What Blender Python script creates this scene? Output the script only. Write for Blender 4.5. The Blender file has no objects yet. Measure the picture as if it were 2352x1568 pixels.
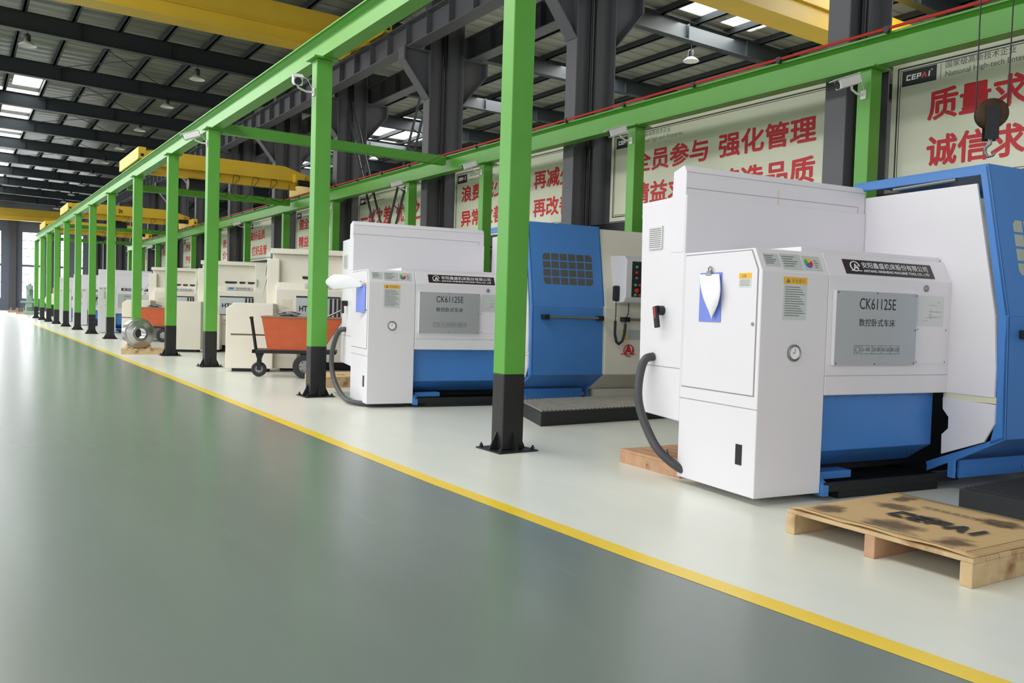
import bpy, bmesh, math, random
from mathutils import Vector, Matrix, Quaternion
random.seed(7)
SC = bpy.context.scene
COL = SC.collection
PI = math.pi

# ------------------------------------------------------------------ camera
def make_camera():
    yaw, pitch, roll = .59597, -.03635, .0298
    cy, sy = math.cos(yaw), math.sin(yaw)
    fwd = Vector((sy*math.cos(pitch), cy*math.cos(pitch), math.sin(pitch)))
    right = Vector((cy, -sy, 0)); up = right.cross(fwd)
    c, s = math.cos(roll), math.sin(roll)
    r2 = c*right + s*up; u2 = -s*right + c*up
    cd = bpy.data.cameras.new('camera'); cam = bpy.data.objects.new('camera', cd)
    COL.objects.link(cam)
    m = Matrix((r2, u2, -fwd)).transposed().to_4x4()
    m.translation = Vector((0, 0, 1.2)); cam.matrix_world = m
    cd.sensor_width = 36; cd.lens = 1900/2352*36
    cd.clip_start = .05; cd.clip_end = 400
    SC.camera = cam
make_camera()

# ------------------------------------------------------------------ world, lights, exposure
SC.view_settings.view_transform = 'Standard'
SC.view_settings.look = 'None'
SC.view_settings.gamma = 1.0
SC.view_settings.use_curve_mapping = False
SC.view_settings.exposure = 0.56
w = bpy.data.worlds.new('sky'); SC.world = w; w.use_nodes = True
bg = w.node_tree.nodes['Background']
bg.inputs[0].default_value = (.90, .95, 1.0, 1); bg.inputs[1].default_value = .30

def area(name, loc, direction, sx, sy, power, color=(1, 1, 1)):
    l = bpy.data.lights.new(name, 'AREA'); l.shape = 'RECTANGLE'
    l.size = sx; l.size_y = sy; l.energy = power; l.color = color
    o = bpy.data.objects.new(name, l); COL.objects.link(o)
    o.location = loc
    o.rotation_euler = Vector(direction).to_track_quat('-Z', 'Y').to_euler()
    return o
# daylight through the high windows of the hall's unseen left side
area('daylight_left_windows', (-17, 26, 6.6), (1, 0, -.42), 80, 4.5, 3300, (.97, .98, 1.0))
area('fill_behind_camera', (1, -14, 4.0), (.12, 1, -.15), 22, 5, 350, (1.0, .98, .95))  # added fill light behind the camera, no door stands there
area('daylight_roof_strip', (-1.5, 40, 8.82), (0, 0, -1), 3.0, 77, 3900, (1.0, 1.0, .98))
area('daylight_far_windows', (2, 82.5, 3.8), (0, -1, 0), 18, 5, 350, (.95, .97, 1.0))
area('daylight_side_bay_strip', (18.7, 20, 9.76), (0, 0, -1), 2.4, 40, 1800, (1.0, 1.0, .97))

# ------------------------------------------------------------------ materials
def lin(c):
    return tuple(((v/255)/12.92 if v/255 <= .04045 else ((v/255+.055)/1.055)**2.4) for v in c)
_M = {}
def mat(name, rgb, rough=.5, metal=0.0, vary=.06, scale=6.0, bump=0.0, coat=0.0, emit=0.0, alpha=1.0, dirt=None):
    if name in _M: return _M[name]
    m = bpy.data.materials.new(name); m.use_nodes = True
    nt = m.node_tree; b = nt.nodes['Principled BSDF']
    c = lin(rgb)
    b.inputs['Roughness'].default_value = rough
    b.inputs['Metallic'].default_value = metal
    b.inputs['Coat Weight'].default_value = coat
    tc = nt.nodes.new('ShaderNodeTexCoord')
    nz = nt.nodes.new('ShaderNodeTexNoise'); nz.inputs['Scale'].default_value = scale
    nz.inputs['Detail'].default_value = 5
    nt.links.new(tc.outputs['Object'], nz.inputs['Vector'])
    mx = nt.nodes.new('ShaderNodeMix'); mx.data_type = 'RGBA'
    mx.inputs[6].default_value = (*[max(0, v*(1-vary*1.6)) for v in c], 1)
    mx.inputs[7].default_value = (*[min(1, v*(1+vary)) for v in c], 1)
    nt.links.new(nz.outputs['Fac'], mx.inputs[0])
    out = mx.outputs[2]
    if dirt:
        n2 = nt.nodes.new('ShaderNodeTexNoise'); n2.inputs['Scale'].default_value = dirt[1]; n2.inputs['Detail'].default_value = 8
        nt.links.new(tc.outputs['Object'], n2.inputs['Vector'])
        rp = nt.nodes.new('ShaderNodeValToRGB'); rp.color_ramp.elements[0].position = dirt[2]; rp.color_ramp.elements[1].position = dirt[3]
        nt.links.new(n2.outputs['Fac'], rp.inputs[0])
        m2 = nt.nodes.new('ShaderNodeMix'); m2.data_type = 'RGBA'
        nt.links.new(rp.outputs[0], m2.inputs[0]); nt.links.new(out, m2.inputs[6])
        m2.inputs[7].default_value = (*lin(dirt[0]), 1); out = m2.outputs[2]
    nt.links.new(out, b.inputs['Base Color'])
    if bump:
        bp = nt.nodes.new('ShaderNodeBump'); bp.inputs['Strength'].default_value = bump; bp.inputs['Distance'].default_value = .02
        nt.links.new(nz.outputs['Fac'], bp.inputs['Height']); nt.links.new(bp.outputs[0], b.inputs['Normal'])
    if emit:
        b.inputs['Emission Color'].default_value = (*c, 1); b.inputs['Emission Strength'].default_value = emit
    if alpha < 1: b.inputs['Alpha'].default_value = alpha
    _M[name] = m; return m

GREEN = mat('green_paint', (92, 165, 60), .38, vary=.08, scale=2.5)
BLACK = mat('black_paint', (24, 26, 27), .45, vary=.15, scale=5)
WHITE = mat('white_machine_paint', (229, 226, 231), .38, vary=.015, scale=3)
CREAM = mat('cream_machine_paint', (233, 228, 213), .42, vary=.03, scale=3)
BLUE = mat('blue_machine_paint', (72, 132, 205), .36, vary=.06, scale=3)
YELLOW = mat('yellow_crane_paint', (222, 184, 52), .45, vary=.08, scale=1.5)
STEEL = mat('grey_steel_paint', (94, 94, 99), .55, vary=.08, scale=1.5)
RAFTER = mat('dark_rafter_paint', (48, 55, 59), .5, vary=.08, scale=1.2)
PURLIN = mat('purlin_galvanised', (60, 66, 68), .55, vary=.08)
SEAM = mat('dark_seam', (158, 153, 156), .7)
DARK = mat('dark_oily_steel', (30, 32, 34), .45, .2, vary=.25, scale=8)
RUBBER = mat('black_rubber', (40, 41, 43), .6)
HOSE = mat('grey_hose', (66, 66, 68), .45)
CHROME = mat('bright_turned_steel', (200, 200, 202), .3, 1.0, vary=.05)
DULL = mat('dull_metal', (150, 150, 148), .4, .8)
RED = mat('red_letter_paint', (200, 30, 42), .5)
REDBAR = mat('red_conductor_plastic', (200, 48, 38), .4)
INK = mat('black_ink', (38, 38, 42), .6)
INK2 = mat('grey_ink', (112, 116, 118), .6)
PAPER = mat('white_paper', (246, 247, 252), .7)
BOARD = mat('banner_vinyl', (214, 216, 192), .32, vary=.02, scale=1.2, coat=.15)
PLATE = mat('brushed_aluminium_plate', (190, 193, 196), .32, .45, vary=.05, scale=1.5)
LABEL = mat('silver_sticker', (212, 215, 213), .35, .2)
YLAB = mat('yellow_sticker', (244, 186, 40), .5)
NAMEPL = mat('dark_nameplate', (52, 36, 36), .35)
CLIPB = mat('blue_clipboard_plastic', (122, 140, 226), .35)
WOOD = mat('pale_pallet_wood', (208, 180, 136), .75, vary=.2, scale=12, dirt=((140, 98, 62), 5, .55, .75))
WOODR = mat('reddish_pallet_wood', (198, 156, 122), .75, vary=.2, scale=10)
def cardboard_mat():
    m = mat('brown_cardboard', (200, 168, 120), .8, vary=.06, scale=7)
    nt = m.node_tree; b = nt.nodes['Principled BSDF']
    base = b.inputs['Base Color'].links[0].from_socket
    tc = nt.nodes.new('ShaderNodeTexCoord'); nz = nt.nodes.new('ShaderNodeTexNoise'); nz.inputs['Scale'].default_value = 9; nz.inputs['Detail'].default_value = 6
    nt.links.new(tc.outputs['Object'], nz.inputs['Vector'])
    sub = nt.nodes.new('ShaderNodeVectorMath'); sub.operation = 'SCALE'; sub.inputs['Scale'].default_value = .16
    nt.links.new(nz.outputs['Color'], sub.inputs[0])
    add = nt.nodes.new('ShaderNodeVectorMath'); add.operation = 'ADD'; nt.links.new(tc.outputs['Object'], add.inputs[0]); nt.links.new(sub.outputs[0], add.inputs[1])
    prev = None
    for (cx, cy, rx, ry) in ((.21,.93,.12,.09), (.22,.56,.12,.16), (.18,.20,.13,.10), (.62,.80,.10,.12), (.8,.3,.1,.14), (.52,.55,.1,.12), (.86,.92,.12,.06)):
        mp = nt.nodes.new('ShaderNodeVectorMath'); mp.operation = 'SUBTRACT'; nt.links.new(add.outputs[0], mp.inputs[0]); mp.inputs[1].default_value = (cx+.08, cy+.08, .08)
        ml = nt.nodes.new('ShaderNodeVectorMath'); ml.operation = 'MULTIPLY'; nt.links.new(mp.outputs[0], ml.inputs[0]); ml.inputs[1].default_value = (1/rx, 1/ry, 0)
        ln = nt.nodes.new('ShaderNodeVectorMath'); ln.operation = 'LENGTH'; nt.links.new(ml.outputs[0], ln.inputs[0])
        rg = nt.nodes.new('ShaderNodeMapRange'); rg.inputs[1].default_value = 1.05; rg.inputs[2].default_value = .55; nt.links.new(ln.outputs['Value'], rg.inputs[0])
        if prev is None: prev = rg.outputs[0]
        else:
            mxm = nt.nodes.new('ShaderNodeMath'); mxm.operation = 'MAXIMUM'; nt.links.new(prev, mxm.inputs[0]); nt.links.new(rg.outputs[0], mxm.inputs[1]); prev = mxm.outputs[0]
    sc = nt.nodes.new('ShaderNodeMath'); sc.operation = 'MULTIPLY'; sc.inputs[1].default_value = .82; nt.links.new(prev, sc.inputs[0])
    m2 = nt.nodes.new('ShaderNodeMix'); m2.data_type = 'RGBA'; nt.links.new(sc.outputs[0], m2.inputs[0]); nt.links.new(base, m2.inputs[6]); m2.inputs[7].default_value = (*lin((72, 54, 38)), 1)
    nt.links.new(m2.outputs[2], b.inputs['Base Color'])
    return m
CARD = cardboard_mat()
ORANGE = mat('orange_bin_paint', (208, 98, 58), .5, vary=.12, scale=7)
GLASSD = mat('dark_window_glass', (84, 84, 78), .15)
GLASSL = mat('painted_reflection_glass', (176, 184, 172), .15)  # reflection on the nearest lathe's panes, put into the glass colour
SKYL = mat('daylight_pane', (250, 252, 255), .4, emit=2.8)
LAMPG = mat('lamp_housing', (60, 62, 64), .4, .3)
LAMPW = mat('lamp_reflector', (225, 226, 222), .3)
RUST = mat('rusty_yellow_block', (72, 50, 28), .6, .3, vary=.4, scale=14)
CCTV = mat('white_camera_plastic', (228, 230, 226), .4)
WALLG = mat('grey_wall_cladding', (118, 126, 142), .6, vary=.05, scale=.6)
WALLD = mat('dark_wall_cladding', (120, 122, 118), .7, vary=.06, scale=.6)
CREAMP = mat('cream_side_paint', (224, 220, 196), .45)
TAPE = mat('aged_tape', (230, 212, 184), .6, vary=.15, scale=20)
GREENM = mat('pale_green_machine_paint', (150, 176, 160), .5)
RED2 = mat('red_button', (205, 50, 40), .4)
GRN2 = mat('green_button', (60, 170, 110), .4)
BLU2 = mat('blue_ink', (50, 110, 200), .5)
CHIPS = mat('metal_swarf', (150, 150, 155), .35, .9)

def floor_mat(name, rgb, rough, coat, dirt, aniso_scale):
    m = bpy.data.materials.new(name); m.use_nodes = True; nt = m.node_tree; b = nt.nodes['Principled BSDF']
    tc = nt.nodes.new('ShaderNodeTexCoord')
    mp = nt.nodes.new('ShaderNodeMapping'); mp.inputs['Scale'].default_value = aniso_scale
    nt.links.new(tc.outputs['Object'], mp.inputs[0])
    n1 = nt.nodes.new('ShaderNodeTexNoise'); n1.inputs['Scale'].default_value = .9; n1.inputs['Detail'].default_value = 9; n1.inputs['Roughness'].default_value = .65
    nt.links.new(mp.outputs[0], n1.inputs['Vector'])
    n2 = nt.nodes.new('ShaderNodeTexNoise'); n2.inputs['Scale'].default_value = 6; n2.inputs['Detail'].default_value = 8
    nt.links.new(mp.outputs[0], n2.inputs['Vector'])
    c = lin(rgb); d = lin(dirt)
    r1 = nt.nodes.new('ShaderNodeValToRGB')
    r1.color_ramp.elements[0].position = .3; r1.color_ramp.elements[0].color = (*[v*.9 for v in c], 1)
    r1.color_ramp.elements[1].position = .7; r1.color_ramp.elements[1].color = (*[min(1, v*1.04) for v in c], 1)
    nt.links.new(n1.outputs['Fac'], r1.inputs[0])
    r2 = nt.nodes.new('ShaderNodeValToRGB'); r2.color_ramp.elements[0].position = .66; r2.color_ramp.elements[1].position = .8
    nt.links.new(n2.outputs['Fac'], r2.inputs[0])
    mx = nt.nodes.new('ShaderNodeMix'); mx.data_type = 'RGBA'
    ma = nt.nodes.new('ShaderNodeMath'); ma.operation = 'MULTIPLY'; ma.inputs[1].default_value = .16
    nt.links.new(r2.outputs[0], ma.inputs[0]); nt.links.new(ma.outputs[0], mx.inputs[0])
    nt.links.new(r1.outputs[0], mx.inputs[6]); mx.inputs[7].default_value = (*d, 1)
    nt.links.new(mx.outputs[2], b.inputs['Base Color'])
    rr = nt.nodes.new('ShaderNodeMapRange'); rr.inputs[3].default_value = rough*.97; rr.inputs[4].default_value = rough*1.03
    nt.links.new(n1.outputs['Fac'], rr.inputs[0]); nt.links.new(rr.outputs[0], b.inputs['Roughness'])
    b.inputs['Coat Weight'].default_value = coat; b.inputs['Coat Roughness'].default_value = rough*.7
    return m
FLOORW = floor_mat('white_epoxy', (230, 232, 221), .3, .1, (160, 160, 145), (1, .35, 1))
FLOORA = floor_mat('grey_green_epoxy', (120, 131, 125), .27, .2, (150, 160, 152), (1, .25, 1))
FLOORY = floor_mat('yellow_line_paint', (250, 214, 52), .3, .1, (225, 186, 50), (1, 1, 1))

def roof_mat():
    m = bpy.data.materials.new('roof_sheet'); m.use_nodes = True; nt = m.node_tree; b = nt.nodes['Principled BSDF']
    tc = nt.nodes.new('ShaderNodeTexCoord'); wv = nt.nodes.new('ShaderNodeTexWave')
    wv.bands_direction = 'Y'; wv.inputs['Scale'].default_value = .55; wv.inputs['Distortion'].default_value = .0
    nt.links.new(tc.outputs['Object'], wv.inputs[0])
    rp = nt.nodes.new('ShaderNodeValToRGB'); rp.color_ramp.elements[0].position = 0; rp.color_ramp.elements[0].color = (*lin((108, 108, 101)), 1)
    rp.color_ramp.elements[1].position = .12; rp.color_ramp.elements[1].color = (*lin((142, 143, 132)), 1)
    nt.links.new(wv.outputs['Fac'], rp.inputs[0]); nt.links.new(rp.outputs[0], b.inputs['Base Color'])
    b.inputs['Roughness'].default_value = .35
    bp = nt.nodes.new('ShaderNodeBump'); bp.inputs['Distance'].default_value = .03; bp.inputs['Strength'].default_value = .5
    nt.links.new(wv.outputs['Fac'], bp.inputs['Height']); nt.links.new(bp.outputs[0], b.inputs['Normal'])
    return m
ROOF = roof_mat()

# ------------------------------------------------------------------ mesh helpers
_TXT = {}
def text_geo(s, weight):
    k = (s, weight)
    if k in _TXT: return _TXT[k]
    c = bpy.data.curves.new('t', 'FONT'); c.body = s; c.size = 1; c.offset = weight; c.resolution_u = 3
    o = bpy.data.objects.new('t', c); COL.objects.link(o)
    dg = bpy.context.evaluated_depsgraph_get()
    me = bpy.data.meshes.new_from_object(o.evaluated_get(dg))
    vs = [tuple(v.co) for v in me.vertices]; fs = [tuple(p.vertices) for p in me.polygons]
    bpy.data.objects.remove(o); bpy.data.curves.remove(c); bpy.data.meshes.remove(me)
    xs = [v[0] for v in vs]; ys = [v[1] for v in vs]
    _TXT[k] = (vs, fs, min(xs), max(xs), min(ys), max(ys)); return _TXT[k]

class MB:
    def __init__(s): s.v = []; s.f = []; s.m = []
    def add(s, vs, fs, m=0, M=None):
        o = len(s.v)
        for p in vs:
            p = Vector(p)
            s.v.append(tuple(M @ p) if M is not None else tuple(p))
        for f in fs: s.f.append(tuple(i+o for i in f)); s.m.append(m)
        return s
    def box(s, x0, x1, y0, y1, z0, z1, m=0, M=None):
        vs = [(x0,y0,z0),(x1,y0,z0),(x1,y1,z0),(x0,y1,z0),(x0,y0,z1),(x1,y0,z1),(x1,y1,z1),(x0,y1,z1)]
        fs = [(0,3,2,1),(4,5,6,7),(0,1,5,4),(1,2,6,5),(2,3,7,6),(3,0,4,7)]
        return s.add(vs, fs, m, M)
    def prism(s, poly, axis, a0, a1, m=0, M=None):
        # axis 'x': poly (y,z); 'y': poly (x,z); 'z': poly (x,y)
        ar = sum(poly[i][0]*poly[(i+1) % len(poly)][1]-poly[(i+1) % len(poly)][0]*poly[i][1] for i in range(len(poly)))
        if ar < 0: poly = poly[::-1]
        def P(p, a):
            return {'x': (a, p[0], p[1]), 'y': (p[0], a, p[1]), 'z': (p[0], p[1], a)}[axis]
        n = len(poly)
        vs = [P(p, a0) for p in poly] + [P(p, a1) for p in poly]
        fs = [tuple(range(n))[::-1], tuple(range(n, 2*n))] + [(i, (i+1) % n, n+(i+1) % n, n+i) for i in range(n)]
        if axis == 'y': fs = [f[::-1] for f in fs]
        return s.add(vs, fs, m, M)
    def tube(s, pts, r, seg=10, m=0, cap=True, M=None, r1=None):
        pts = [Vector(p) for p in pts]; n = len(pts); vs = []; fs = []
        t0 = (pts[1]-pts[0]).normalized()
        ref = Vector((0, 0, 1)) if abs(t0.z) < .9 else Vector((1, 0, 0))
        nrm = t0.cross(ref).normalized()
        for i, p in enumerate(pts):
            if i == 0: t = t0
            elif i == n-1: t = (pts[-1]-pts[-2]).normalized()
            else: t = ((pts[i+1]-pts[i]).normalized()+(pts[i]-pts[i-1]).normalized()).normalized()
            nrm = (nrm-t*nrm.dot(t)).normalized(); b = t.cross(nrm)
            rr = r if r1 is None else r+(r1-r)*i/(n-1)
            for k in range(seg):
                a = 2*PI*k/seg; vs.append(p+nrm*rr*math.cos(a)+b*rr*math.sin(a))
        for i in range(n-1):
            for k in range(seg):
                k2 = (k+1) % seg
                fs.append((i*seg+k, i*seg+k2, (i+1)*seg+k2, (i+1)*seg+k))
        if cap:
            fs.append(tuple(range(seg))[::-1]); fs.append(tuple(range((n-1)*seg, n*seg)))
        return s.add(vs, fs, m, M)
    def cyl(s, p0, p1, r, r1=None, seg=16, m=0, M=None): return s.tube([p0, p1], r, seg, m, True, M, r1)
    def lathe(s, prof, origin=(0,0,0), axis=(0,0,1), seg=24, m=0, closed=False):
        q = Vector((0, 0, 1)).rotation_difference(Vector(axis).normalized()).to_matrix()
        vs = []; fs = []; n = len(prof); o = Vector(origin)
        for r, h in prof:
            for k in range(seg):
                a = 2*PI*k/seg; vs.append(o+q @ Vector((r*math.cos(a), r*math.sin(a), h)))
        rng = n if closed else n-1
        for i in range(rng):
            j = (i+1) % n
            for k in range(seg):
                k2 = (k+1) % seg
                fs.append((i*seg+k, i*seg+k2, j*seg+k2, j*seg+k))
        if not closed:
            if prof[0][0] > 1e-4: fs.append(tuple(range(seg))[::-1])
            if prof[-1][0] > 1e-4: fs.append(tuple(range((n-1)*seg, n*seg)))
        return s.add(vs, fs, m)
    def text(s, st, org, xd, yd, width=None, height=None, weight=0.0, m=0, align='l', lift=0.0):
        if weight:
            # heavier strokes: the same outline laid down several times, slightly displaced
            _, _, x0, x1, y0, y1 = text_geo(st, 0)
            kx = (width/(x1-x0)) if width else height/(y1-y0); ky = (height/(y1-y0)) if height else kx
            X = Vector(xd).normalized(); Y = Vector(yd).normalized()
            for i, (a, b_) in enumerate(((0,0),(1,0),(-1,0),(0,1),(0,-1),(.7,.7),(-.7,.7),(.7,-.7),(-.7,-.7))):
                s.text(st, Vector(org)+X*a*weight*kx+Y*b_*weight*ky, xd, yd, width, height, 0, m, align, lift+i*.00001)
            return s
        vs, fs, x0, x1, y0, y1 = text_geo(st, weight)
        sx = width/(x1-x0) if width else None; sy = height/(y1-y0) if height else None
        if sx is None: sx = sy
        if sy is None: sy = sx
        org = Vector(org); xd = Vector(xd).normalized(); yd = Vector(yd).normalized(); n = xd.cross(yd)
        ox = {'l': 0, 'c': -.5*(x1-x0)*sx, 'r': -(x1-x0)*sx}[align]
        P = [org+xd*((v[0]-x0)*sx+ox)+yd*((v[1]-y0)*sy)+n*lift for v in vs]
        return s.add(P, fs, m)
    def quad(s, pts, n, th, m=0):
        # slab on four points with thickness along n
        n = Vector(n).normalized()*th; a = [Vector(p) for p in pts]; b = [p+n for p in a]
        fs = [(0,3,2,1),(4,5,6,7),(0,1,5,4),(1,2,6,5),(2,3,7,6),(3,0,4,7)]
        c = (a[1]-a[0]).cross(a[3]-a[0])
        if c.dot(n) < 0: fs = [f[::-1] for f in fs]
        return s.add(a+b, fs, m)
    def build(s, name, mats, parent=None, bevel=0.0, smooth=False, loc=None, rotz=None):
        me = bpy.data.meshes.new(name); me.from_pydata([tuple(p) for p in s.v], [], s.f)
        if not isinstance(mats, (list, tuple)): mats = [mats]
        for mm in mats: me.materials.append(mm)
        if len(mats) > 1: me.polygons.foreach_set('material_index', s.m)
        me.update()
        if smooth:
            me.polygons.foreach_set('use_smooth', [True]*len(me.polygons)); me.set_sharp_from_angle(angle=math.radians(38))
        o = bpy.data.objects.new(name, me); COL.objects.link(o)
        if parent: o.parent = parent
        if loc: o.location = loc
        if rotz is not None: o.rotation_euler = (0, 0, rotz)
        if bevel:
            bv = o.modifiers.new('bevel', 'BEVEL'); bv.width = bevel; bv.segments = 2; bv.limit_method = 'ANGLE'; bv.angle_limit = math.radians(40)
        return o

def cepai(b, org, xd, yd, W, H, m=0, ma=0, lift=.001):
    # block letters C E P A I, the A an open chevron
    org = Vector(org); X = Vector(xd).normalized(); Y = Vector(yd).normalized(); n = X.cross(Y)*lift
    def poly(pts, mm):
        q = [org+X*(p[0]*W)+Y*(p[1]*H)+n for p in pts]; b.add(q, [tuple(range(len(q)))], mm)
    t = .24; sk = .02
    def bar(x0, x1, z0, z1, mm=m): poly([(x0+sk*z0, z0), (x1+sk*z0, z0), (x1+sk*z1, z1), (x0+sk*z1, z1)], mm)
    bar(.0, .19, 1-t, 1); bar(.0, .19, 0, t); bar(0, .055, t, 1-t)
    bar(.225, .40, 1-t, 1); bar(.225, .40, .40, .60); bar(.225, .40, 0, t); bar(.225, .275, t, .40); bar(.225, .275, .60, 1-t)
    bar(.44, .62, 1-t, 1); bar(.57, .62, .56, 1-t); bar(.44, .62, .33, .56); bar(.44, .49, 0, .33); bar(.44, .49, .56, 1-t)
    poly([(.645, 0), (.715, 0), (.765, .55), (.765, 1), (.735, 1)], ma); poly([(.765, .55), (.815, 0), (.885, 0), (.795, 1), (.765, 1)], ma)
    bar(.93, .99, 0, 1)

def tag(o, label=None, cat=None, group=None, kind=None):
    if label: o['label'] = label
    if cat: o['category'] = cat
    if group: o['group'] = group
    if kind: o['kind'] = kind
    return o
def thing(name, label, cat, loc=(0,0,0), rotz=0, group=None):
    o = bpy.data.objects.new(name, None); COL.objects.link(o); o.empty_display_size = .2
    o.location = loc; o.rotation_euler = (0, 0, rotz)
    return tag(o, label, cat, group)
def copy_tree(o, parent=None):
    c = o.copy(); COL.objects.link(c)
    if parent is not None: c.parent = parent
    for ch in [x for x in SC.objects if x.parent == o]: copy_tree(ch, c)
    return c
def dup(root, loc, rotz, label, group=None):
    kids = {}
    for x in SC.objects:
        if x.parent: kids.setdefault(x.parent.name, []).append(x)
    def rec(o, par):
        c = o.copy(); COL.objects.link(c)
        if par: c.parent = par
        for k in kids.get(o.name, []): rec(k, c)
        return c
    r = rec(root, None); r.location = loc; r.rotation_euler = (0, 0, rotz); r['label'] = label
    if group: r['group'] = group
    return r
ORD = ['first','second','third','fourth','fifth','sixth','seventh','eighth','ninth','tenth','eleventh','twelfth','thirteenth','fourteenth','fifteenth','sixteenth']

# ------------------------------------------------------------------ floor, walls, roof
def line_x(y):
    P = [(-20,3.05),(0,3.02),(1.7,2.949),(3,2.885),(5.1,2.845),(9,2.88),(13.8,2.925),(25,3.0),(42,3.075),(84,3.2)]
    for (a, b), (c, d) in zip(P, P[1:]):
        if y <= c:
            t = (y-a)/(c-a); return b+(d-b)*t
    return P[-1][1]
ys = [-20+i for i in range(0, 20)]+[i*.5 for i in range(0, 60)]+[30+i*2 for i in range(0, 28)]
def strip(name, xa, xb, z, m):
    b = MB()
    vs = []
    for y in ys: vs += [(xa(y), y, z), (xb(y), y, z)]
    fs = [(2*i, 2*i+1, 2*i+3, 2*i+2) for i in range(len(ys)-1)]
    b.add(vs, fs); return b.build(name, m)
tag(strip('floor', lambda y: line_x(y), lambda y: 32, 0.0, FLOORW), kind='structure')
tag(strip('floor.001', lambda y: -30, lambda y: line_x(y)-.1, 0.0, FLOORA), kind='structure')
tag(strip('trim_1', lambda y: line_x(y)-.115, lambda y: line_x(y)+.002, 0.0012, FLOORY), kind='structure')

YW = 84.0
WIN = [(-12.6,-11.2),(-9.9,-8.5),(-7.2,-5.8),(-4.6,-3.2),(-1.9,-.5),(1.9,3.55),(5.05,6.75),(8.0,8.75),(9.25,9.85)]
def back_wall():
    b = MB()
    xs = [-32]+[x for w_ in WIN for x in w_]+[32]
    z0, z1, z2, z3 = 1.05, 3.85, 4.0, 6.85
    for i in range(0, len(xs), 2): b.box(xs[i], xs[i+1], YW, YW+.3, 0, 10.5)
    for a, c in WIN:
        b.box(a, c, YW, YW+.3, 0, z0); b.box(a, c, YW, YW+.3, z1, z2); b.box(a, c, YW, YW+.3, z3, 10.5)
    tag(b.build('wall_back', WALLG), kind='structure')
    for i, (a, c) in enumerate(WIN):
        f = MB()
        for (p, q) in ((z0, z1), (z2, z3)):
            for k in range(5):
                z = p+(q-p)*k/4; f.box(a, c, YW+.02, YW+.08, z-.025, z+.025)
            f.box(a, a+.05, YW+.02, YW+.08, p, q); f.box(c-.05, c, YW+.02, YW+.08, p, q)
        fr = tag(f.build('window_%d' % (i+1), WALLG), kind='structure')
        g = MB(); g.box(a, c, YW+.1, YW+.12, z0, z1); g.box(a, c, YW+.1, YW+.12, z2, z3)
        g.build('window_pane', SKYL, fr)
back_wall()
b = MB(); b.box(31, 31.2, -20, YW, 0, 10); tag(b.build('wall_right', WALLD), kind='structure')
# pilasters on the far wall
for i, x in enumerate((4.35, -.1, 7.4)):
    b = MB(); b.box(x-.25, x+.25, YW-.5, YW-.001, 0, 8.6)
    tag(b.build('trim_%d' % (i+2), STEEL), kind='structure')

RY = [5.9+5.57*k for k in range(0, 14)]           # rafters: ... 28.2 at k=4
ZB = lambda x: 8.93-.019*x
def ceilings():
    b = MB()
    def sheet(x0, x1, z0, z1, holes=()):
        xs = sorted({x0, x1, *[h for p in holes for h in p[:2]]})
        yb = sorted({-6, YW, *[h for p in holes for h in p[2:]]})
        zf = lambda x: z0+(z1-z0)*(x-x0)/(x1-x0)
        for i in range(len(xs)-1):
            for j in range(len(yb)-1):
                if any(p[0]-1e-6 <= xs[i] and xs[i+1] <= p[1]+1e-6 and p[2]-1e-6 <= yb[j] and yb[j+1] <= p[3]+1e-6 for p in holes): continue
                a, c = xs[i], xs[i+1]
                b.add([(a,yb[j],zf(a)),(a,yb[j+1],zf(a)),(c,yb[j+1],zf(c)),(c,yb[j],zf(c)),
                       (a,yb[j],zf(a)+.08),(a,yb[j+1],zf(a)+.08),(c,yb[j+1],zf(c)+.08),(c,yb[j],zf(c)+.08)],
                      [(0,1,2,3),(7,6,5,4),(0,4,5,1),(1,5,6,2),(2,6,7,3),(3,7,4,0)])
    sky_main = [(1.2, 3.05, RY[k]+.35, RY[k+1]-.35) for k in range(6, 13)]+[(1.95, 2.9, RY[5]+2.9, RY[6]-.35)]
    sheet(-30, 9.8, 10.2, 9.52, sky_main)
    tag(b.build('ceiling', ROOF), kind='structure')
    b = MB()
    def sheet2(holes): pass
    side = [(17.1, 18.5, 12.5, 17.4), (18.95, 20.3, 12.5, 17.4)] + [(17.1, 20.3, 6.53+5.57*k+.4, 6.53+5.57*(k+1)-.4) for k in (5, 6, 7, 8)]
    xs = sorted({9.8, 31, *[h for p in side for h in p[:2]]}); yb = sorted({-6, YW, *[h for p in side for h in p[2:]]})
    for i in range(len(xs)-1):
        for j in range(len(yb)-1):
            if any(p[0]-1e-6 <= xs[i] and xs[i+1] <= p[1]+1e-6 and p[2]-1e-6 <= yb[j] and yb[j+1] <= p[3]+1e-6 for p in side): continue
            b.box(xs[i], xs[i+1], yb[j], yb[j+1], 10.0, 10.08)
    b.box(9.74, 9.8, -6, YW, 9.6, 10.08)
    tag(b.build('ceiling.001', ROOF), kind='structure')
    n = 20
    for k, (x0, x1, y0, y1) in enumerate(sky_main+side):
        s = MB(); z = 9.66 if k < len(sky_main) else 10.04
        if k < len(sky_main): z = 10.2-.68*((x0+x1)/2+30)/39.8+.04
        s.box(x0, x1, y0, y1, z, z+.02)
        o = tag(s.build('window_%d' % (n+k), SKYL), kind='structure')
ceilings()

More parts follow.
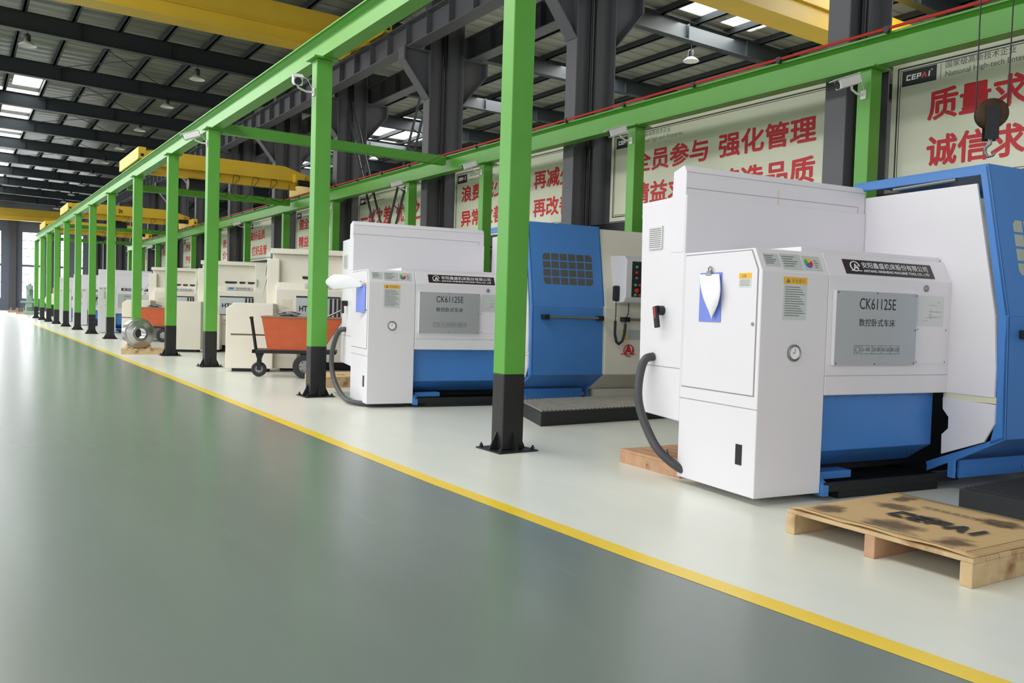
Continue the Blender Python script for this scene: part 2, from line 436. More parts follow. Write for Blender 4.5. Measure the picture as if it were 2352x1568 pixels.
def ibeam_y(b, x, z0, z1, y0, y1, wf, tf=.02, tw=.014, m=0):
    b.box(x-wf/2, x+wf/2, y0, y1, z0, z0+tf, m); b.box(x-wf/2, x+wf/2, y0, y1, z1-tf, z1, m)
    b.box(x-tw/2, x+tw/2, y0, y1, z0+tf, z1-tf, m)
def rafter(y, x0, x1, zb, label, group):
    b = MB()
    for (tz0, tz1, hw) in ((0, .02, .13), (.52, .54, .13), (.02, .52, .008)):
        vs = []
        for x in (x0, x1):
            z = zb(x)
            vs += [(x, y-hw, z+tz0), (x, y+hw, z+tz0), (x, y+hw, z+tz1), (x, y-hw, z+tz1)]
        b.add(vs, [(0,1,2,3),(7,6,5,4),(0,4,5,1),(1,5,6,2),(2,6,7,3),(3,7,4,0)])
    for i in range(1, int((x1-x0)/2.55)):
        x = x0+2.55*i; z = zb(x)
        b.box(x-.006, x+.006, y-.12, y+.12, z+.02, z+.52)
    return tag(b.build('roof_rafter', RAFTER), label, 'roof beam', group)
for k, y in enumerate(RY):
    rafter(y, -30, 9.35, ZB, 'deep dark steel roof rafter over the main hall, %s from the camera end' % ORD[k], 'roof rafters over the main hall')
SY = [6.53+5.57*k for k in range(0, 13)]
ZS = lambda x: 9.3
for k, y in enumerate(SY):
    rafter(y, 10.2, 31, ZS, 'grey steel roof rafter over the side bay behind the banners, %s from the camera end' % ORD[k], 'roof rafters over the side bay')
def purlin(x, z, y0, y1, label, group):
    b = MB(); b.box(x-.03, x+.03, y0, y1, z, z+.2); b.box(x-.03, x+.09, y0, y1, z, z+.012)
    return tag(b.build('roof_purlin', PURLIN), label, 'roof purlin', group)
for i in range(9):
    x = 9.3-1.27*i
    purlin(x, ZB(x)+.52, 10, YW, 'thin dark roof purlin running along the main hall, %s from the column row' % ORD[i], 'roof purlins of the main hall')
for i in range(9):
    x = 11.1+1.42*i
    purlin(x, 9.84-.02, 5, YW, 'dark roof purlin of the side bay, %s from the column row' % ORD[i], 'roof purlins of the side bay')

for k in range(4, 9):
    for q, (xa, xb) in enumerate(((2.9, 6.7), (6.7, 2.9))):
        b = MB(); za, zb_ = ZB(xa)+.42, ZB(xb)+.42
        b.tube([(xa, RY[k], za), (xb, RY[k+1], zb_)], .014, 6)
        tag(b.build('roof_tie_rod', RAFTER), 'thin roof bracing rod from %s to %s rafter, slanting %s the columns' % (ORD[k], ORD[k+1], 'towards' if q == 0 else 'away from'), 'tie rod', 'roof tie rods')

# ------------------------------------------------------------------ building columns and runway beams
CY = [6.53, 12.04, 17.6, 23.2, 28.8, 34.4, 40.0, 45.6, 51.2, 56.8, 62.4, 68.0, 73.6]
def column():
    t = thing('steel_column', '', 'column')
    b = MB()
    b.box(9.28-9.28, .022, -.15, .15, 0, 9.1); b.box(.90, .922, -.15, .15, 0, 9.1); b.box(.022, .90, -.008, .008, 0, 9.1)
    b.build('shaft', STEEL, t)
    l = MB(); pl = [(0, 6.2), (-.64, 6.98), (-.64, 7.24), (0, 7.24)]
    l.prism(pl, 'y', -.012, .012)
    l.box(-.66, 0, -.15, .15, 7.22, 7.25)
    l.quad([(-.66,-.15,6.97),(-.66,.15,6.97),(0,.15,6.16),(0,-.15,6.16)], (-.77,0,-.63), .02); l.box(-.68, -.64, -.15, .15, 6.96, 7.25)
    l.build('bracket', STEEL, t)
    r = MB(); pl = [(.922, 6.2), (1.56, 6.95), (1.56, 7.24), (.922, 7.24)]
    r.prism(pl, 'y', -.012, .012); r.box(.922, 1.58, -.15, .15, 7.22, 7.25)
    r.quad([(.922,-.15,6.16),(.922,.15,6.16),(1.58,.15,6.93),(1.58,-.15,6.93)], (.77,0,-.63), .02); r.box(1.56, 1.6, -.15, .15, 6.92, 7.25)
    r.build('bracket', STEEL, t)
    p = MB(); p.cyl((.40, -.07, 0), (.40, -.07, 9.0), .035); p.cyl((.50, -.06, 0), (.50, -.06, 9.0), .025)
    p.build('conduit', BLACK, t, smooth=True)
    return t
c0 = column()
for k, y in enumerate(CY):
    lab = 'tall grey steel building column with crane brackets, %s of its row from the camera end' % ORD[k]
    if k == 0: c0.location = (9.28, y, 0); c0['label'] = lab; c0['group'] = 'building columns'; cc = c0
    else: dup(c0, (9.28, y, 0), 0, lab, 'building columns')
for x, nm in ((8.86, 'hall side'), (10.53, 'side bay side')):
    t = thing('runway_beam', 'dark grey stiffened crane runway beam on the column brackets, %s' % nm, 'crane runway beam', (x, 0, 0))
    b = MB(); ibeam_y(b, 0, 7.25, 7.82, 4, 80, .34, .02, .014); b.build('girder', STEEL, t)
    s = MB()
    for i in range(76): y = 4.6+i; s.box(-.15, .15, y-.008, y+.008, 7.27, 7.8)
    s.build('stiffener', STEEL, t)
    r = MB(); r.box(-.03, .03, 4, 80, 7.82, 7.9); r.build('rail', DARK, t)

# ------------------------------------------------------------------ green gantry
LY = [5.93, 10.5, 15.96, 19.34, 23.45, 27.75, 31.75, 35.65, 39.55, 43.35, 47.05, 50.65, 54.45]
def make_post(h):
    t = thing('gantry_post', '', 'post')
    w2, d2 = .108, .088
    b = MB(); b.box(-w2, w2, -d2, d2, .66, h-.02); b.build('shaft', GREEN, t, bevel=.008)
    b = MB(); b.box(-w2, w2, -d2, d2, .012, .66); b.build('painted_base', BLACK, t, bevel=.008)
    b = MB(); b.box(-.2, .2, -.19, .19, 0, .012); b.build('base_plate', BLACK, t)
    for (dx, dy) in ((1,0),(-1,0),(0,1),(0,-1)):
        g = MB()
        if dx: g.prism([(dx*w2, .012), (dx*(w2+.075), .012), (dx*(w2+.07), .03), (dx*w2, .17)], 'y', -.006, .006)
        else: g.prism([(dy*d2, .012), (dy*(d2+.085), .012), (dy*(d2+.08), .03), (dy*d2, .17)], 'x', -.006, .006)
        g.build('gusset', BLACK, t)
    for sx in (-1, 1):
        for sy in (-1, 1):
            k = MB(); k.cyl((sx*.165, sy*.155, .012), (sx*.165, sy*.155, .035), .016, seg=6); k.cyl((sx*.165, sy*.155, .035), (sx*.165, sy*.155, .05), .009, seg=8)
            k.build('bolt', DARK, t)
    c = MB(); c.box(-.17, .17, -.16, .16, h-.02, h); c.build('cap_plate', GREEN, t)
    return t
H1, H2 = 4.41, 4.19
p0 = make_post(H1)
for k, y in enumerate(LY):
    lab = 'green crane gantry post with a black painted foot beside the aisle, %s from the camera' % ORD[k]
    if k == 0: p0.location = (4.0, y, 0); p0['label'] = lab; p0['group'] = 'gantry posts beside the aisle'
    else: dup(p0, (4.0, y, 0), 0, lab, 'gantry posts beside the aisle')
QY = [5.88, 9.92, 14.4, 17.72, 22.4, 26.6, 30.85, 34.9, 39.05, 43.0, 46.9, 51.0, 55.0]
q0 = make_post(H2)
for k, y in enumerate(QY):
    lab = 'green gantry post behind the machines in front of the banners, %s from the camera' % ORD[k]
    if k == 0: q0.location = (9.0, y, 0); q0['label'] = lab; q0['group'] = 'gantry posts in front of the banners'
    else: dup(q0, (9.0, y, 0), 0, lab, 'gantry posts in front of the banners')
def rail_beam(x, z0, z1, y0, y1, label):
    t = thing('gantry_rail_beam', label, 'rail beam', (x, 0, 0))
    b = MB()
    for (wf, za, zb) in ((.2, z0, z0+.016), (.2, z1-.016, z1), (.014, z0+.016, z1-.016)):
        b.box(-wf/2, wf/2, y0, y1, za, zb)
    # tapered fillets of the rolled section
    for s_ in (-1, 1):
        b.prism([(s_*.007, z0+.016), (s_*.06, z0+.016), (s_*.007, z0+.05)], 'y', y0, y1)
        b.prism([(s_*.007, z1-.016), (s_*.06, z1-.016), (s_*.007, z1-.05)], 'y', y0, y1)
    b.build('beam', GREEN, t)
    r = MB(); r.box(-.025, .025, y0, y1, z1, z1+.035); r.build('rail', GREEN, t)
    return t
rail_beam(4.04, H1, 4.745, 1.5, 55.0, 'long green crane rail beam on the posts beside the aisle')
rb = rail_beam(9.0, H2, 4.53, 2.0, 56.0, 'long green crane rail beam on the posts in front of the banners')
t = thing('conductor_bar', 'thin red crane power bar along the top of the rail beam by the banners', 'conductor bar', (8.865, 0, 0))
b = MB(); b.cyl((0, 2, 4.565), (0, 56, 4.565), .018, seg=8); b.build('bar', REDBAR, t, smooth=True)
for i in range(36):
    k = MB(); y = 2.6+1.5*i; k.box(-.02, .034, y-.02, y+.02, 4.515, 4.53); k.box(-.024, .024, y-.035, y+.035, 4.53, 4.59); k.build('clip', BLACK, t)
for k, y in enumerate((15.96, 26.0, 42.2, 52.0)):
    b = MB(); b.box(4.15, 8.9, y-.08, y+.08, 4.34, 4.53)
    tag(b.build('gantry_cross_beam', GREEN, bevel=.006), 'green cross beam tying the two crane rails, %s from the camera' % ORD[k], 'cross beam', 'gantry cross beams')

# ------------------------------------------------------------------ cranes
def end_truck(t, x, yc, z, L, m=YELLOW, w_=.2, h=.3):
    b = MB(); b.prism([(yc-L/2, z), (yc-L/2, z+h), (yc+L/2, z+h), (yc+L/2, z), (yc+L/2-.15, z-.02), (yc-L/2+.15, z-.02)], 'x', x-w_/2, x+w_/2)
    o = b.build('end_carriage', m, t, bevel=.012)
    d = MB(); d.box(x-w_*.2, x+w_*.2, yc-L/2-.012, yc-L/2+.02, z+.06, z+.13); d.build('buffer', DARK, o)
    for s_ in (-1, 1):
        wv = MB(); wv.cyl((x-.05, yc+s_*(L/2-.3), z+.03), (x+.05, yc+s_*(L/2-.3), z+.03), .09, seg=20); wv.build('wheel', DARK, o, smooth=True)
def girder(t, x0, x1, yc, z0, z1, w_=.3, taper=.6, m=YELLOW):
    b = MB(); hh = z1-z0
    b.prism([(x0, z0+hh*.45), (x0+taper, z0), (x1-taper, z0), (x1, z0+hh*.45), (x1, z1-hh*.12), (x1-.15, z1-hh*.08), (x1-taper, z1), (x0+taper, z1), (x0+.15, z1-hh*.08), (x0, z1-hh*.12)], 'y', yc-w_/2, yc+w_/2)
    return b.build('girder', m, t, bevel=.01)
# high bridge crane over the main hall
def big_crane(x0, x1, yc, z0, z1, label, trucks, low=True):
    t = thing('bridge_crane', label, 'crane', (0, 0, 0))
    b = MB(); hh = z1-z0
    xe0, xe1 = x0, x1
    b.prism([(xe0, z0+.15), (xe0+1.1, z0), (xe1-.9, z0), (xe1, max(z0+.15, 7.97)), (xe1, z1-.35), (xe1-.9, z1), (xe0+1.1, z1), (xe0, z1-.35)], 'y', yc-.25, yc+.25)
    g = b.build('girder', YELLOW, t, bevel=.01)
    f = MB(); f.box(x0+.9, x1-.7, yc-.33, yc-.25, z0+hh*.34, z0+hh*.36); f.box(x0+.9, x1-.7, yc-.3, yc+.3, z0-.02, z0); f.build('girder_flange', YELLOW, t)
    for x in trucks: end_truck(t, x, yc+.3, 7.96, 3.0, YELLOW, .22, .34)
    h = MB(); h.tube([(x1-.5, yc-.5, z1-.1), (x1-.35, yc-.5, z1+.25), (x1+.1, yc-.5, z1+.05)], .03, 6); h.build('cable_arm', DARK, t)
    return t
big_crane(-8, 8.97, 20.1, 7.55, 8.42, 'yellow bridge crane spanning the main hall high above the aisle', (8.86,))
big_crane(-10, 8.6, 80.5, 7.55, 8.5, 'yellow bridge crane by the far wall of the hall', (8.86,))
t = big_crane(10.6, 30, 12.6, 8.0, 8.95, 'bright yellow bridge crane in the side bay above the banners', (10.53,))
g = MB()
g.box(11, 30, 12.1, 12.3, 7.92, 7.96); g.box(11, 30, 12.195, 12.205, 7.95, 8.4); g.box(11, 30, 12.12, 12.28, 8.4, 8.43); g.build('lower_beam', YELLOW, t)

def gantry_crane(yc, label, mark, hoist_x, L=2.9):
    t = thing('gantry_crane', label, 'crane', (0, 0, 0))
    end_truck(t, 4.04, yc, 4.845, L, YELLOW, .19, .3); end_truck(t, 9.0, yc, 4.63, L, YELLOW, .19, .28)
    b = MB(); z0, z1 = 4.92, 5.32
    b.prism([(4.0, 5.0), (4.6, z0), (8.2, z0), (9.05, 4.8), (9.05, 5.08), (8.2, z1), (4.6, z1), (4.0, 5.2)], 'y', yc-.16, yc+.16)
    gd = b.build('girder', YELLOW, t, bevel=.008)
    f = MB(); ibeam_y(f, 0, 0, .01, 0, 0, .01); f = MB()
    f.box(4.5, 8.6, yc-.1, yc+.1, 4.66, 4.69); f.box(4.5, 8.6, yc-.01, yc+.01, 4.68, 4.93); f.box(4.4, 8.9, yc-.2, yc+.2, 4.9, 4.92)
    f.build('hoist_beam', YELLOW, t)
    h = MB(); h.cyl((hoist_x-.28, yc-.1, 4.5), (hoist_x+.28, yc-.1, 4.5), .17, seg=20); h.box(hoist_x+.28, hoist_x+.5, yc-.22, yc+.02, 4.36, 4.6); h.box(hoist_x-.2, hoist_x+.2, yc-.06, yc+.06, 4.6, 4.7)
    h.build('hoist', DARK, t, smooth=False)
    k = MB(); k.box(8.45, 8.75, yc-.4, yc-.16, 4.85, 5.1); k.build('motor_box', YELLOW, t, bevel=.01)
    k = MB(); k.cyl((8.5, yc-.5, 4.82), (8.9, yc-.5, 4.82), .09); k.build('drive_motor', DARK, t, smooth=True)
    for i in range(4):
        x = hoist_x+.5+i*.55
        if x > 8.4: break
        pts = [(x+.5*math.cos(a)*.18, yc-.14, 4.66-.22*(1-math.sin(a)) if False else 4.8+.1*math.sin(a)) for a in [PI*j/8 for j in range(9)]]
        low = [(x-.09, yc-.14, 4.8), (x-.16, yc-.14, 4.5), (x-.05, yc-.14, 4.28), (x+.25, yc-.14, 4.25), (x+.42, yc-.14, 4.45), (x+.46, yc-.14, 4.8)]
        c = MB(); c.tube(pts[::-1]+low[1:], .009, 6); c.build('festoon_cable', BLACK, t)
    if mark:
        m_ = MB(); m_.text(mark, (6.05, yc-.165, 5.02), (1, 0, 0), (0, 0, 1), height=.15, weight=.03, lift=.004); m_.build('capacity_mark', INK, t)
    return t
gantry_crane(24.6, 'yellow travelling crane on the green rails, nearest to the camera', None, 5.75)
gantry_crane(40.2, 'yellow travelling crane on the green rails marked 2t', '2t', 5.9)
gantry_crane(50.4, 'yellow travelling crane on the green rails, farthest from the camera', None, 6.4)
# nearest crane stands above the frame; its hook hangs in view
t = thing('crane_hook_block', 'rusty yellow crane hook block hanging on two cables before the banner', 'crane hook', (7.0, 3.47, 2.92))
b = MB(); b.lathe([(.02,-.045),(.1,-.045),(.122,-.03),(.122,.03),(.1,.045),(.02,.045)], (0,0,0), (.78,.62,0), 28); b.build('pulley', RUST, t, smooth=True)
b = MB()
for s_ in (-1, 1):
    M = Matrix.Rotation(-.67, 4, 'Z')
    b.box(-.05, .05, s_*.05-.006, s_*.05+.006, -.21, .05, 0, Matrix.Rotation(-.9+.0, 4, 'Z'))
b.build('cheek_plate', DARK, t)
b = MB(); b.tube([(0,0,-.14),(0,0,-.2),(0,0,-.24),(-.012,.03,-.27),(0,.035,-.31),(.0,.01,-.345),(0,-.03,-.34),(0,-.045,-.315)], .02, 10, r1=.008); b.build('hook', DULL, t, smooth=True)
for s_ in (-1, 1):
    dx, dy = -.62*.115*s_, .78*.115*s_
    b = MB(); b.cyl((dx, dy, 0), (dx*1.05, dy*1.05, 1.85), .006, seg=6); b.build('cable', DARK, t)

# ------------------------------------------------------------------ lamps
def make_lamp(drop, big=False):
    t = thing('pendant_lamp', '', 'lamp')
    b = MB(); b.cyl((0, 0, .3), (0, 0, drop), .008, seg=6); b.build('stem', DARK, t)
    b = MB(); b.lathe([(.0, .34), (.05, .34), (.085, .3), (.09, .14), (.08, .1)], seg=20); b.build('housing', LAMPG, t, smooth=True)
    b = MB(); b.lathe([(.07, .12), (.12, .1), (.22, .02), (.24, 0), (.235, -.005), (.11, .085), (.05, .1), (0, .1)], seg=24); b.build('lamp_shade', LAMPW, t, smooth=True)
    return t
LP = [(5.92,25.56),(5.95,29.83),(5.94,34.66),(5.97,39.45),(6.01,43.97),(6.08,48.78),(6.14,53.76),(6.21,59.24),(6.29,64.23),(6.31,68.67)]
SL = [1.103,1.132,1.135,1.138,1.148,1.149,1.146,1.134,1.133,1.13]
l0 = None
for k, ((x, y), q) in enumerate(zip(LP, SL)):
    lab = 'bell-shaped pendant lamp under the main hall roof, %s from the camera' % ORD[k]
    x, z = x*q, 1.2+6.5*q; yy = RY[4+k]
    l0 = make_lamp(ZB(x)-z); l0.location = (x, yy, z); tag(l0, lab, None, 'pendant lamps of the main hall')
l0 = make_lamp(ZB(1.8)-8.49); l0.location = (1.79, RY[4], 8.49); tag(l0, 'dark pendant lamp by the roof beams in the upper left corner', None, 'pendant lamps of the main hall')
for (x, k, z, lab) in ((18.08, 2, 8.75, 'pale pendant lamp under the lit side bay rafter, above the banners'), (18.08, 6, 8.86, 'small pale pendant lamp in the side bay seen below the green cross beam'), (17.6, 12, 8.6, 'farthest pale pendant lamp of the side bay, seen past the green posts')):
    l0 = make_lamp(9.3-z); l0.location = (x, 6.53+5.57*k, z); tag(l0, lab, None, 'pendant lamps of the side bay')

# ------------------------------------------------------------------ banners
BX = 9.92
def banner(k, y1, y0, rows, label, logo=True, z0=2.88, z1=4.48):
    # text reads from high Y to low Y, facing -X
    t = thing('wall_banner', label, 'banner', (BX, 0, 0), 0, 'slogan banners between the columns')
    b = MB(); b.box(0, .03, y0, y1, z0, z1); b.build('panel', BOARD, t)
    f = MB(); d = -.002
    for (o, th) in ((.07, .018), (.105, .008)):
        f.box(d, 0, y0+o, y1-o, z1-o-th, z1-o); f.box(d, 0, y0+o, y1-o, z0+o, z0+o+th)
        f.box(d, 0, y1-o-th, y1-o, z0+o, z1-o); f.box(d, 0, y0+o, y0+o+th, z0+o, z1-o)
    f.build('border_line', INK, t)
    xd, yd = (0, -1, 0), (0, 0, 1)
    g = MB(); g.box(-.003, 0, y1-.13-.44, y1-.13, 4.17, 4.36); lg = g.build('logo_plate', INK, t)
    lt = MB()
    cepai(lt, (-.0035, y1-.185, 4.235), xd, yd, .305, .068, 0, 1)
    lt.text('®', (-.0035, y1-.5, 4.3), xd, yd, height=.025, m=0, lift=.001)
    lt.build('logo_lettering', [PAPER, RED2], lg)
    h = MB(); h.box(-.003, -.001, y1-.625, y1-.62, 4.17, 4.36)
    h.text('国家级高新技术企业', (-.001, y1-.68, 4.285), xd, yd, width=.8, height=.085, m=0, lift=.001)
    h.text('National High-tech Enterprise', (-.001, y1-.68, 4.165), xd, yd, width=1.08, height=.085, m=0, lift=.001)
    h.build('heading_lettering', INK2, t)
    for (s, ys_, z, w_, *hh) in rows:
        r = MB(); r.text(s, (-.001, ys_, z), xd, yd, width=w_, height=hh[0] if hh else .36, weight=.027, lift=.0015); r.build('slogan_lettering', RED, t)
    # thin panel joints
    return t
banner(0, 6.16, 1.4, [('质量求生存', 5.67, 3.69, 1.88), ('诚信求发展', 5.66, 3.13, 1.88)], 'banner with red characters behind the hook, right of the last column')
banner(1, 11.58, 6.9, [('全员参与', 10.98, 3.69, 1.72), ('强化管理', 9.02, 3.69, 1.75), ('精益求精', 10.98, 3.13, 1.72), ('铸造品质', 9.02, 3.13, 1.75)], 'banner reading of full participation, above the nearest white lathe')
banner(2, 17.25, 12.35, [('浪费减少', 16.9, 3.72, 1.82), ('再减少', 13.98, 3.72, 1.28), ('异常改善', 16.9, 3.15, 1.82), ('再改善', 13.98, 3.15, 1.28)], 'banner reading of waste reduction, behind the nearest green post')
banner(3, 22.9, 18.0, [('一丝之差', 22.69, 3.5, 2.0, .5), ('优劣之分', 20.36, 3.5, 1.85, .5)], 'banner with one row of red characters behind the lattice brace')
banner(4, 28.25, 23.6, [('健全系', 27.9, 3.78, 1.4), ('精益生', 27.9, 3.18, 1.4)], 'banner of red characters partly behind the second green aisle post')
banner(5, 33.75, 29.2, [('做好品质', 33.55, 3.7, 1.85), ('打好品管', 33.3, 3.1, 1.85)], 'banner of red characters above the middle cream lathe')
banner(6, 39.4, 34.8, [('质量', 37.6, 3.6, 1.2), ('价值', 37.6, 3.1, 1.2)], 'narrow visible banner behind the third aisle post')
banner(7, 45.25, 40.4, [('严格', 44.6, 3.75, 1.1), ('严格', 44.6, 3.15, 1.1)], 'banner with paired red characters left of the fourth green post behind')
banner(8, 50.6, 46.0, [('寻找原因', 50.2, 3.75, 2.2), ('一百', 49.6, 3.1, 1.0)], 'banner of red characters above the farthest cream lathe')
banner(9, 55.6, 51.6, [('工序质量', 55.2, 3.7, 2.0), ('下道', 54.6, 3.1, 1.1)], 'banner of red characters above the blue and white far lathe')
banner(10, 61.8, 57.3, [('品质', 59.8, 3.2, .9)], 'farthest banner with red characters at the end of the row')
# dark sill beam and rust stained ledge that carry the banners
b = MB(); b.box(9.85, 10.15, 1, 74, 2.62, 2.84); tag(b.build('banner_rail', DARK), 'dark steel rail under the row of banners', 'support rail')
b = MB(); b.box(9.95, 10.2, 1, 74, 4.5, 4.6); tag(b.build('banner_top_rail', mat('rust_streaked_rail', (70, 62, 52), .7, dirt=((130, 84, 40), 2.5, .5, .62))), 'rust streaked steel rail along the tops of the banners', 'support rail')
# low partition behind the machines
b = MB(); b.box(10.3, 10.36, 1, 74, 0, 2.6); tag(b.build('wall_partition', mat('dark_partition', (48, 54, 60), .7)), kind='structure')

# lattice brace between two columns
t = thing('lattice_brace', 'dark V-shaped lattice brace in front of a banner behind the second white lathe', 'brace', (9.6, 0, 0))
def ladder(y0, z0, y1, z1, n):
    b = MB(); d = Vector((0, y1-y0, z1-z0)).normalized(); p = Vector((0, d.z, -d.y))*.2
    A, B = Vector((0, y0, z0)), Vector((0, y1, z1))
    for s_ in (-1, 1): b.tube([A+p*s_, B+p*s_], .035, 4)
    for i in range(1, n): q = A.lerp(B, i/n); b.tube([q-p, q+p], .018, 4)
    b.build('ladder_arm', RAFTER, t)
ladder(22.9, 7.0, 20.55, 2.9, 9); ladder(18.0, 7.0, 20.2, 2.9, 9)

# ------------------------------------------------------------------ surveillance cameras
def make_cctv(facing=0.0):
    t = thing('surveillance_camera', '', 'camera')
    b = MB(); b.box(-.035, .035, -.012, 0, -.05, .05); b.build('wall_plate', CCTV, t)
    b = MB(); b.tube([(0, -.01, 0), (-.02, -.1, .0), (-.02, -.2, .03), (-.02, -.22, .08)], .014, 8); b.build('arm', CCTV, t, smooth=True)
    M = Matrix.Translation((-.02, -.22, .13)) @ Matrix.Rotation(facing, 4, 'Z') @ Matrix.Rotation(math.radians(20), 4, 'X')
    b = MB(); b.box(-.06, .06, -.19, .1, -.055, .055, 0, M); b.build('body', CCTV, t, bevel=.012)
    b = MB(); b.box(-.068, .068, -.24, .09, .055, .064, 0, M); b.build('sun_hood', CCTV, t)
    b = MB(); b.cyl(M @ Vector((0, -.189, 0)), M @ Vector((0, -.198, 0)), .046); b.build('lens', INK, t, smooth=True)
    b = MB(); b.tube([(-.02, -.16, .17), (.02, -.1, .15), (.03, -.05, .06), (.01, -.01, .0)], .004, 6); b.build('cable', CCTV, t)
    return t
CC = [(3.89, 10.5, 3.97, -90, 'white surveillance camera facing us on the second aisle post'),
      (3.89, 15.96, 4.13, -150, 'white surveillance camera on the third aisle post, pointing along the aisle'),
      (8.89, 5.88, 3.87, -125, 'white surveillance camera on the green post beside the nearest banner gap'),
      (8.89, 9.92, 3.95, -125, 'white surveillance camera over the corner of the full participation banner'),
      (8.89, 14.4, 4.0, -125, 'white surveillance camera over the corner of the waste reduction banner'),
      (8.89, 17.72, 4.0, -125, 'white surveillance camera beside the lattice brace'),
      (8.89, 22.4, 4.0, -125, 'white surveillance camera left of the fifth post before the banners'),
      (8.89, 30.85, 4.0, -125, 'small white surveillance camera over the middle cream lathes'),
      (8.89, 46.9, 3.9, -125, 'farthest white surveillance camera on the green posts')]
v0 = make_cctv(math.radians(75)); v0.location = CC[0][:3]; v0.rotation_euler = (0, 0, math.radians(-90)); tag(v0, CC[0][4], None, 'surveillance cameras')
v0 = make_cctv(math.radians(-20)); v0.location = CC[1][:3]; v0.rotation_euler = (0, 0, math.radians(-90)); tag(v0, CC[1][4], None, 'surveillance cameras')
v0 = None
for (x, y, z, a, lab) in CC[2:]:
    if v0 is None:
        v0 = make_cctv(math.radians(-22)); v0.location = (x, y, z); v0.rotation_euler = (0, 0, math.radians(-90)); tag(v0, lab, None, 'surveillance cameras')
    else: dup(v0, (x, y, z), math.radians(-90), lab, 'surveillance cameras')

# ------------------------------------------------------------------ CNC lathe, white and blue
ZC0, ZC1 = 1.503, 1.652
CHN = Vector((0, -(ZC1-ZC0), .073)).normalized()     # outward normal of the chamfer
def chp(u, s, lift=0.0):
    p = Vector((u, .073*s, ZC0+(ZC1-ZC0)*s)); return p+CHN*lift
CHY = Vector((0, .073, ZC1-ZC0)).normalized()
DP = [(-.22, 2.335), (-.42, 1.27), (-.44, .42), (.15, .145)]   # outer door profile (v, z)
def make_lathe():
    t = thing('cnc_lathe', '', 'lathe')
    # headstock cabinet
    prof = [(0, .05), (0, ZC0), (.073, ZC1), (.79, ZC1), (.79, .05)]
    b = MB(); b.prism(prof, 'x', 0, .575)
    cab = b.build('cabinet', WHITE, t, bevel=.006)
    b = MB()
    b.box(-.0015, .0, .0, .79, .617, .622); b.prism([(.772,.70),(.772,1.637),(.095,1.643),(.031,1.515),(.031,.70)], 'x', -.002, 0)
    b.build('seam', SEAM, cab)
    b = MB(); b.prism([(.765,.708),(.765,1.629),(.099,1.636),(.038,1.512),(.038,.708)], 'x', -.006, -.001); d = b.build('door', WHITE, t)
    b = MB(); b.cyl((-.006, .062, 1.165), (-.012, .062, 1.165), .011, seg=12); b.build('lock', DULL, d)
    b = MB(); b.box(-.004, 0, .122, .18, .245, .378); b.build('recessed_grip', DARK, cab)
    b = MB(); b.box(-.0075, -.006, .09, .205, 1.40, 1.457); b.box(-.0077, -.006, .09, .205, 1.457, 1.493, 1)
    for i in range(5): b.box(-.008, -.0074, .1, .195, 1.41+i*.009, 1.413+i*.009, 2)
    b.text('注意', (-.008, .18, 1.463), (0,-1,0), (0,0,1), height=.022, m=2, lift=.0002)
    b.build('warning_sticker', [LABEL, YLAB, INK2], d)
    # rear electrical box
    b = MB(); b.prism([(.79,.443),(.79,2.072),(1.338,2.063),(1.305,.82),(1.352,.583),(1.331,.465)], 'x', 0, 1.8)
    eb = b.build('electrical_box', WHITE, t, bevel=.008)
    b = MB(); b.box(-.0015, 0, .80, 1.30, .822, .827); b.build('seam', SEAM, eb)
    b = MB(); b.box(-.012, 0, 1.057, 1.221, 1.70, 1.87)
    for i in range(10): b.box(-.014, -.011, 1.068, 1.21, 1.712+i*.015, 1.719+i*.015, 1)
    b.build('vent_grille', [LABEL, SEAM], eb)
    b = MB(); b.cyl((0, 1.03, 1.24), (-.05, 1.03, 1.24), .036, seg=18); b.build('switch_base', BLACK, eb, smooth=True)
    b = MB(); M = Matrix.Translation((-.062, 1.03, 1.24)) @ Matrix.Rotation(math.radians(-12), 4, 'X')
    b.box(-.014, .014, -.02, .02, -.13, .03, 0, M); b.box(-.016, -.004, -.008, .008, -.06, .028, 1, M); b.build('switch_handle', [BLACK, RED2], eb, bevel=.004)
    # rear splash panel
    b = MB(); b.prism([(.80,1.66),(.80,2.235),(.83,2.285),(.95,2.25),(.96,2.06),(.96,1.66)], 'x', -.003, 1.795); sp = b.build('rear_panel', WHITE, t, bevel=.006)
    b = MB(); b.box(0.0, 1.72, .7985, .8, 2.118, 2.122); b.box(1.718, 1.722, .7985, .8, 1.66, 2.118); b.box(0, 1.795, .7985, .8, 2.233, 2.236); b.build('seam', SEAM, sp)
    b = MB(); b.box(.86, .875, .7985, .8, 1.67, 2.18); b.build('tape_strip', TAPE, sp)
    # headstock cover
    prof = [(0, .703), (0, ZC0), (.073, ZC1), (.79, ZC1), (.79, .703)]
    b = MB(); b.prism(prof, 'x', .579, 1.815); hc = b.build('headstock_cover', WHITE, t, bevel=.006)
    b = MB(); b.box(.579, 1.815, -.0015, 0, .832, .835); b.build('seam', SEAM, hc)
    b = MB(); b.box(.42, 1.79, .10, .72, ZC1, ZC1+.035); b.build('lid', WHITE, hc, bevel=.005)
    # nameplate on the slanted edge
    b = MB(); b.quad([chp(.745,.12), chp(1.625,.12), chp(1.625,.78), chp(.745,.78)], CHN, .004); npl = b.build('nameplate', NAMEPL, hc)
    b = MB()
    x = .80
    ring = [chp(.845+.042*math.cos(a), .47, .0055)+CHY*(.036*math.sin(a)) for a in [2*PI*i/28 for i in range(24)]]
    b.tube(ring, .0035, 6); b.tube([chp(.80, .27, .0055), chp(.90, .27, .0055)], .003, 6)
    b.text('A', chp(.826, .31), (1,0,0), CHY, height=.045, weight=.02, lift=.006)
    b.text('i', chp(.866, .31), (1,0,0), CHY, height=.034, weight=.02, lift=.006)
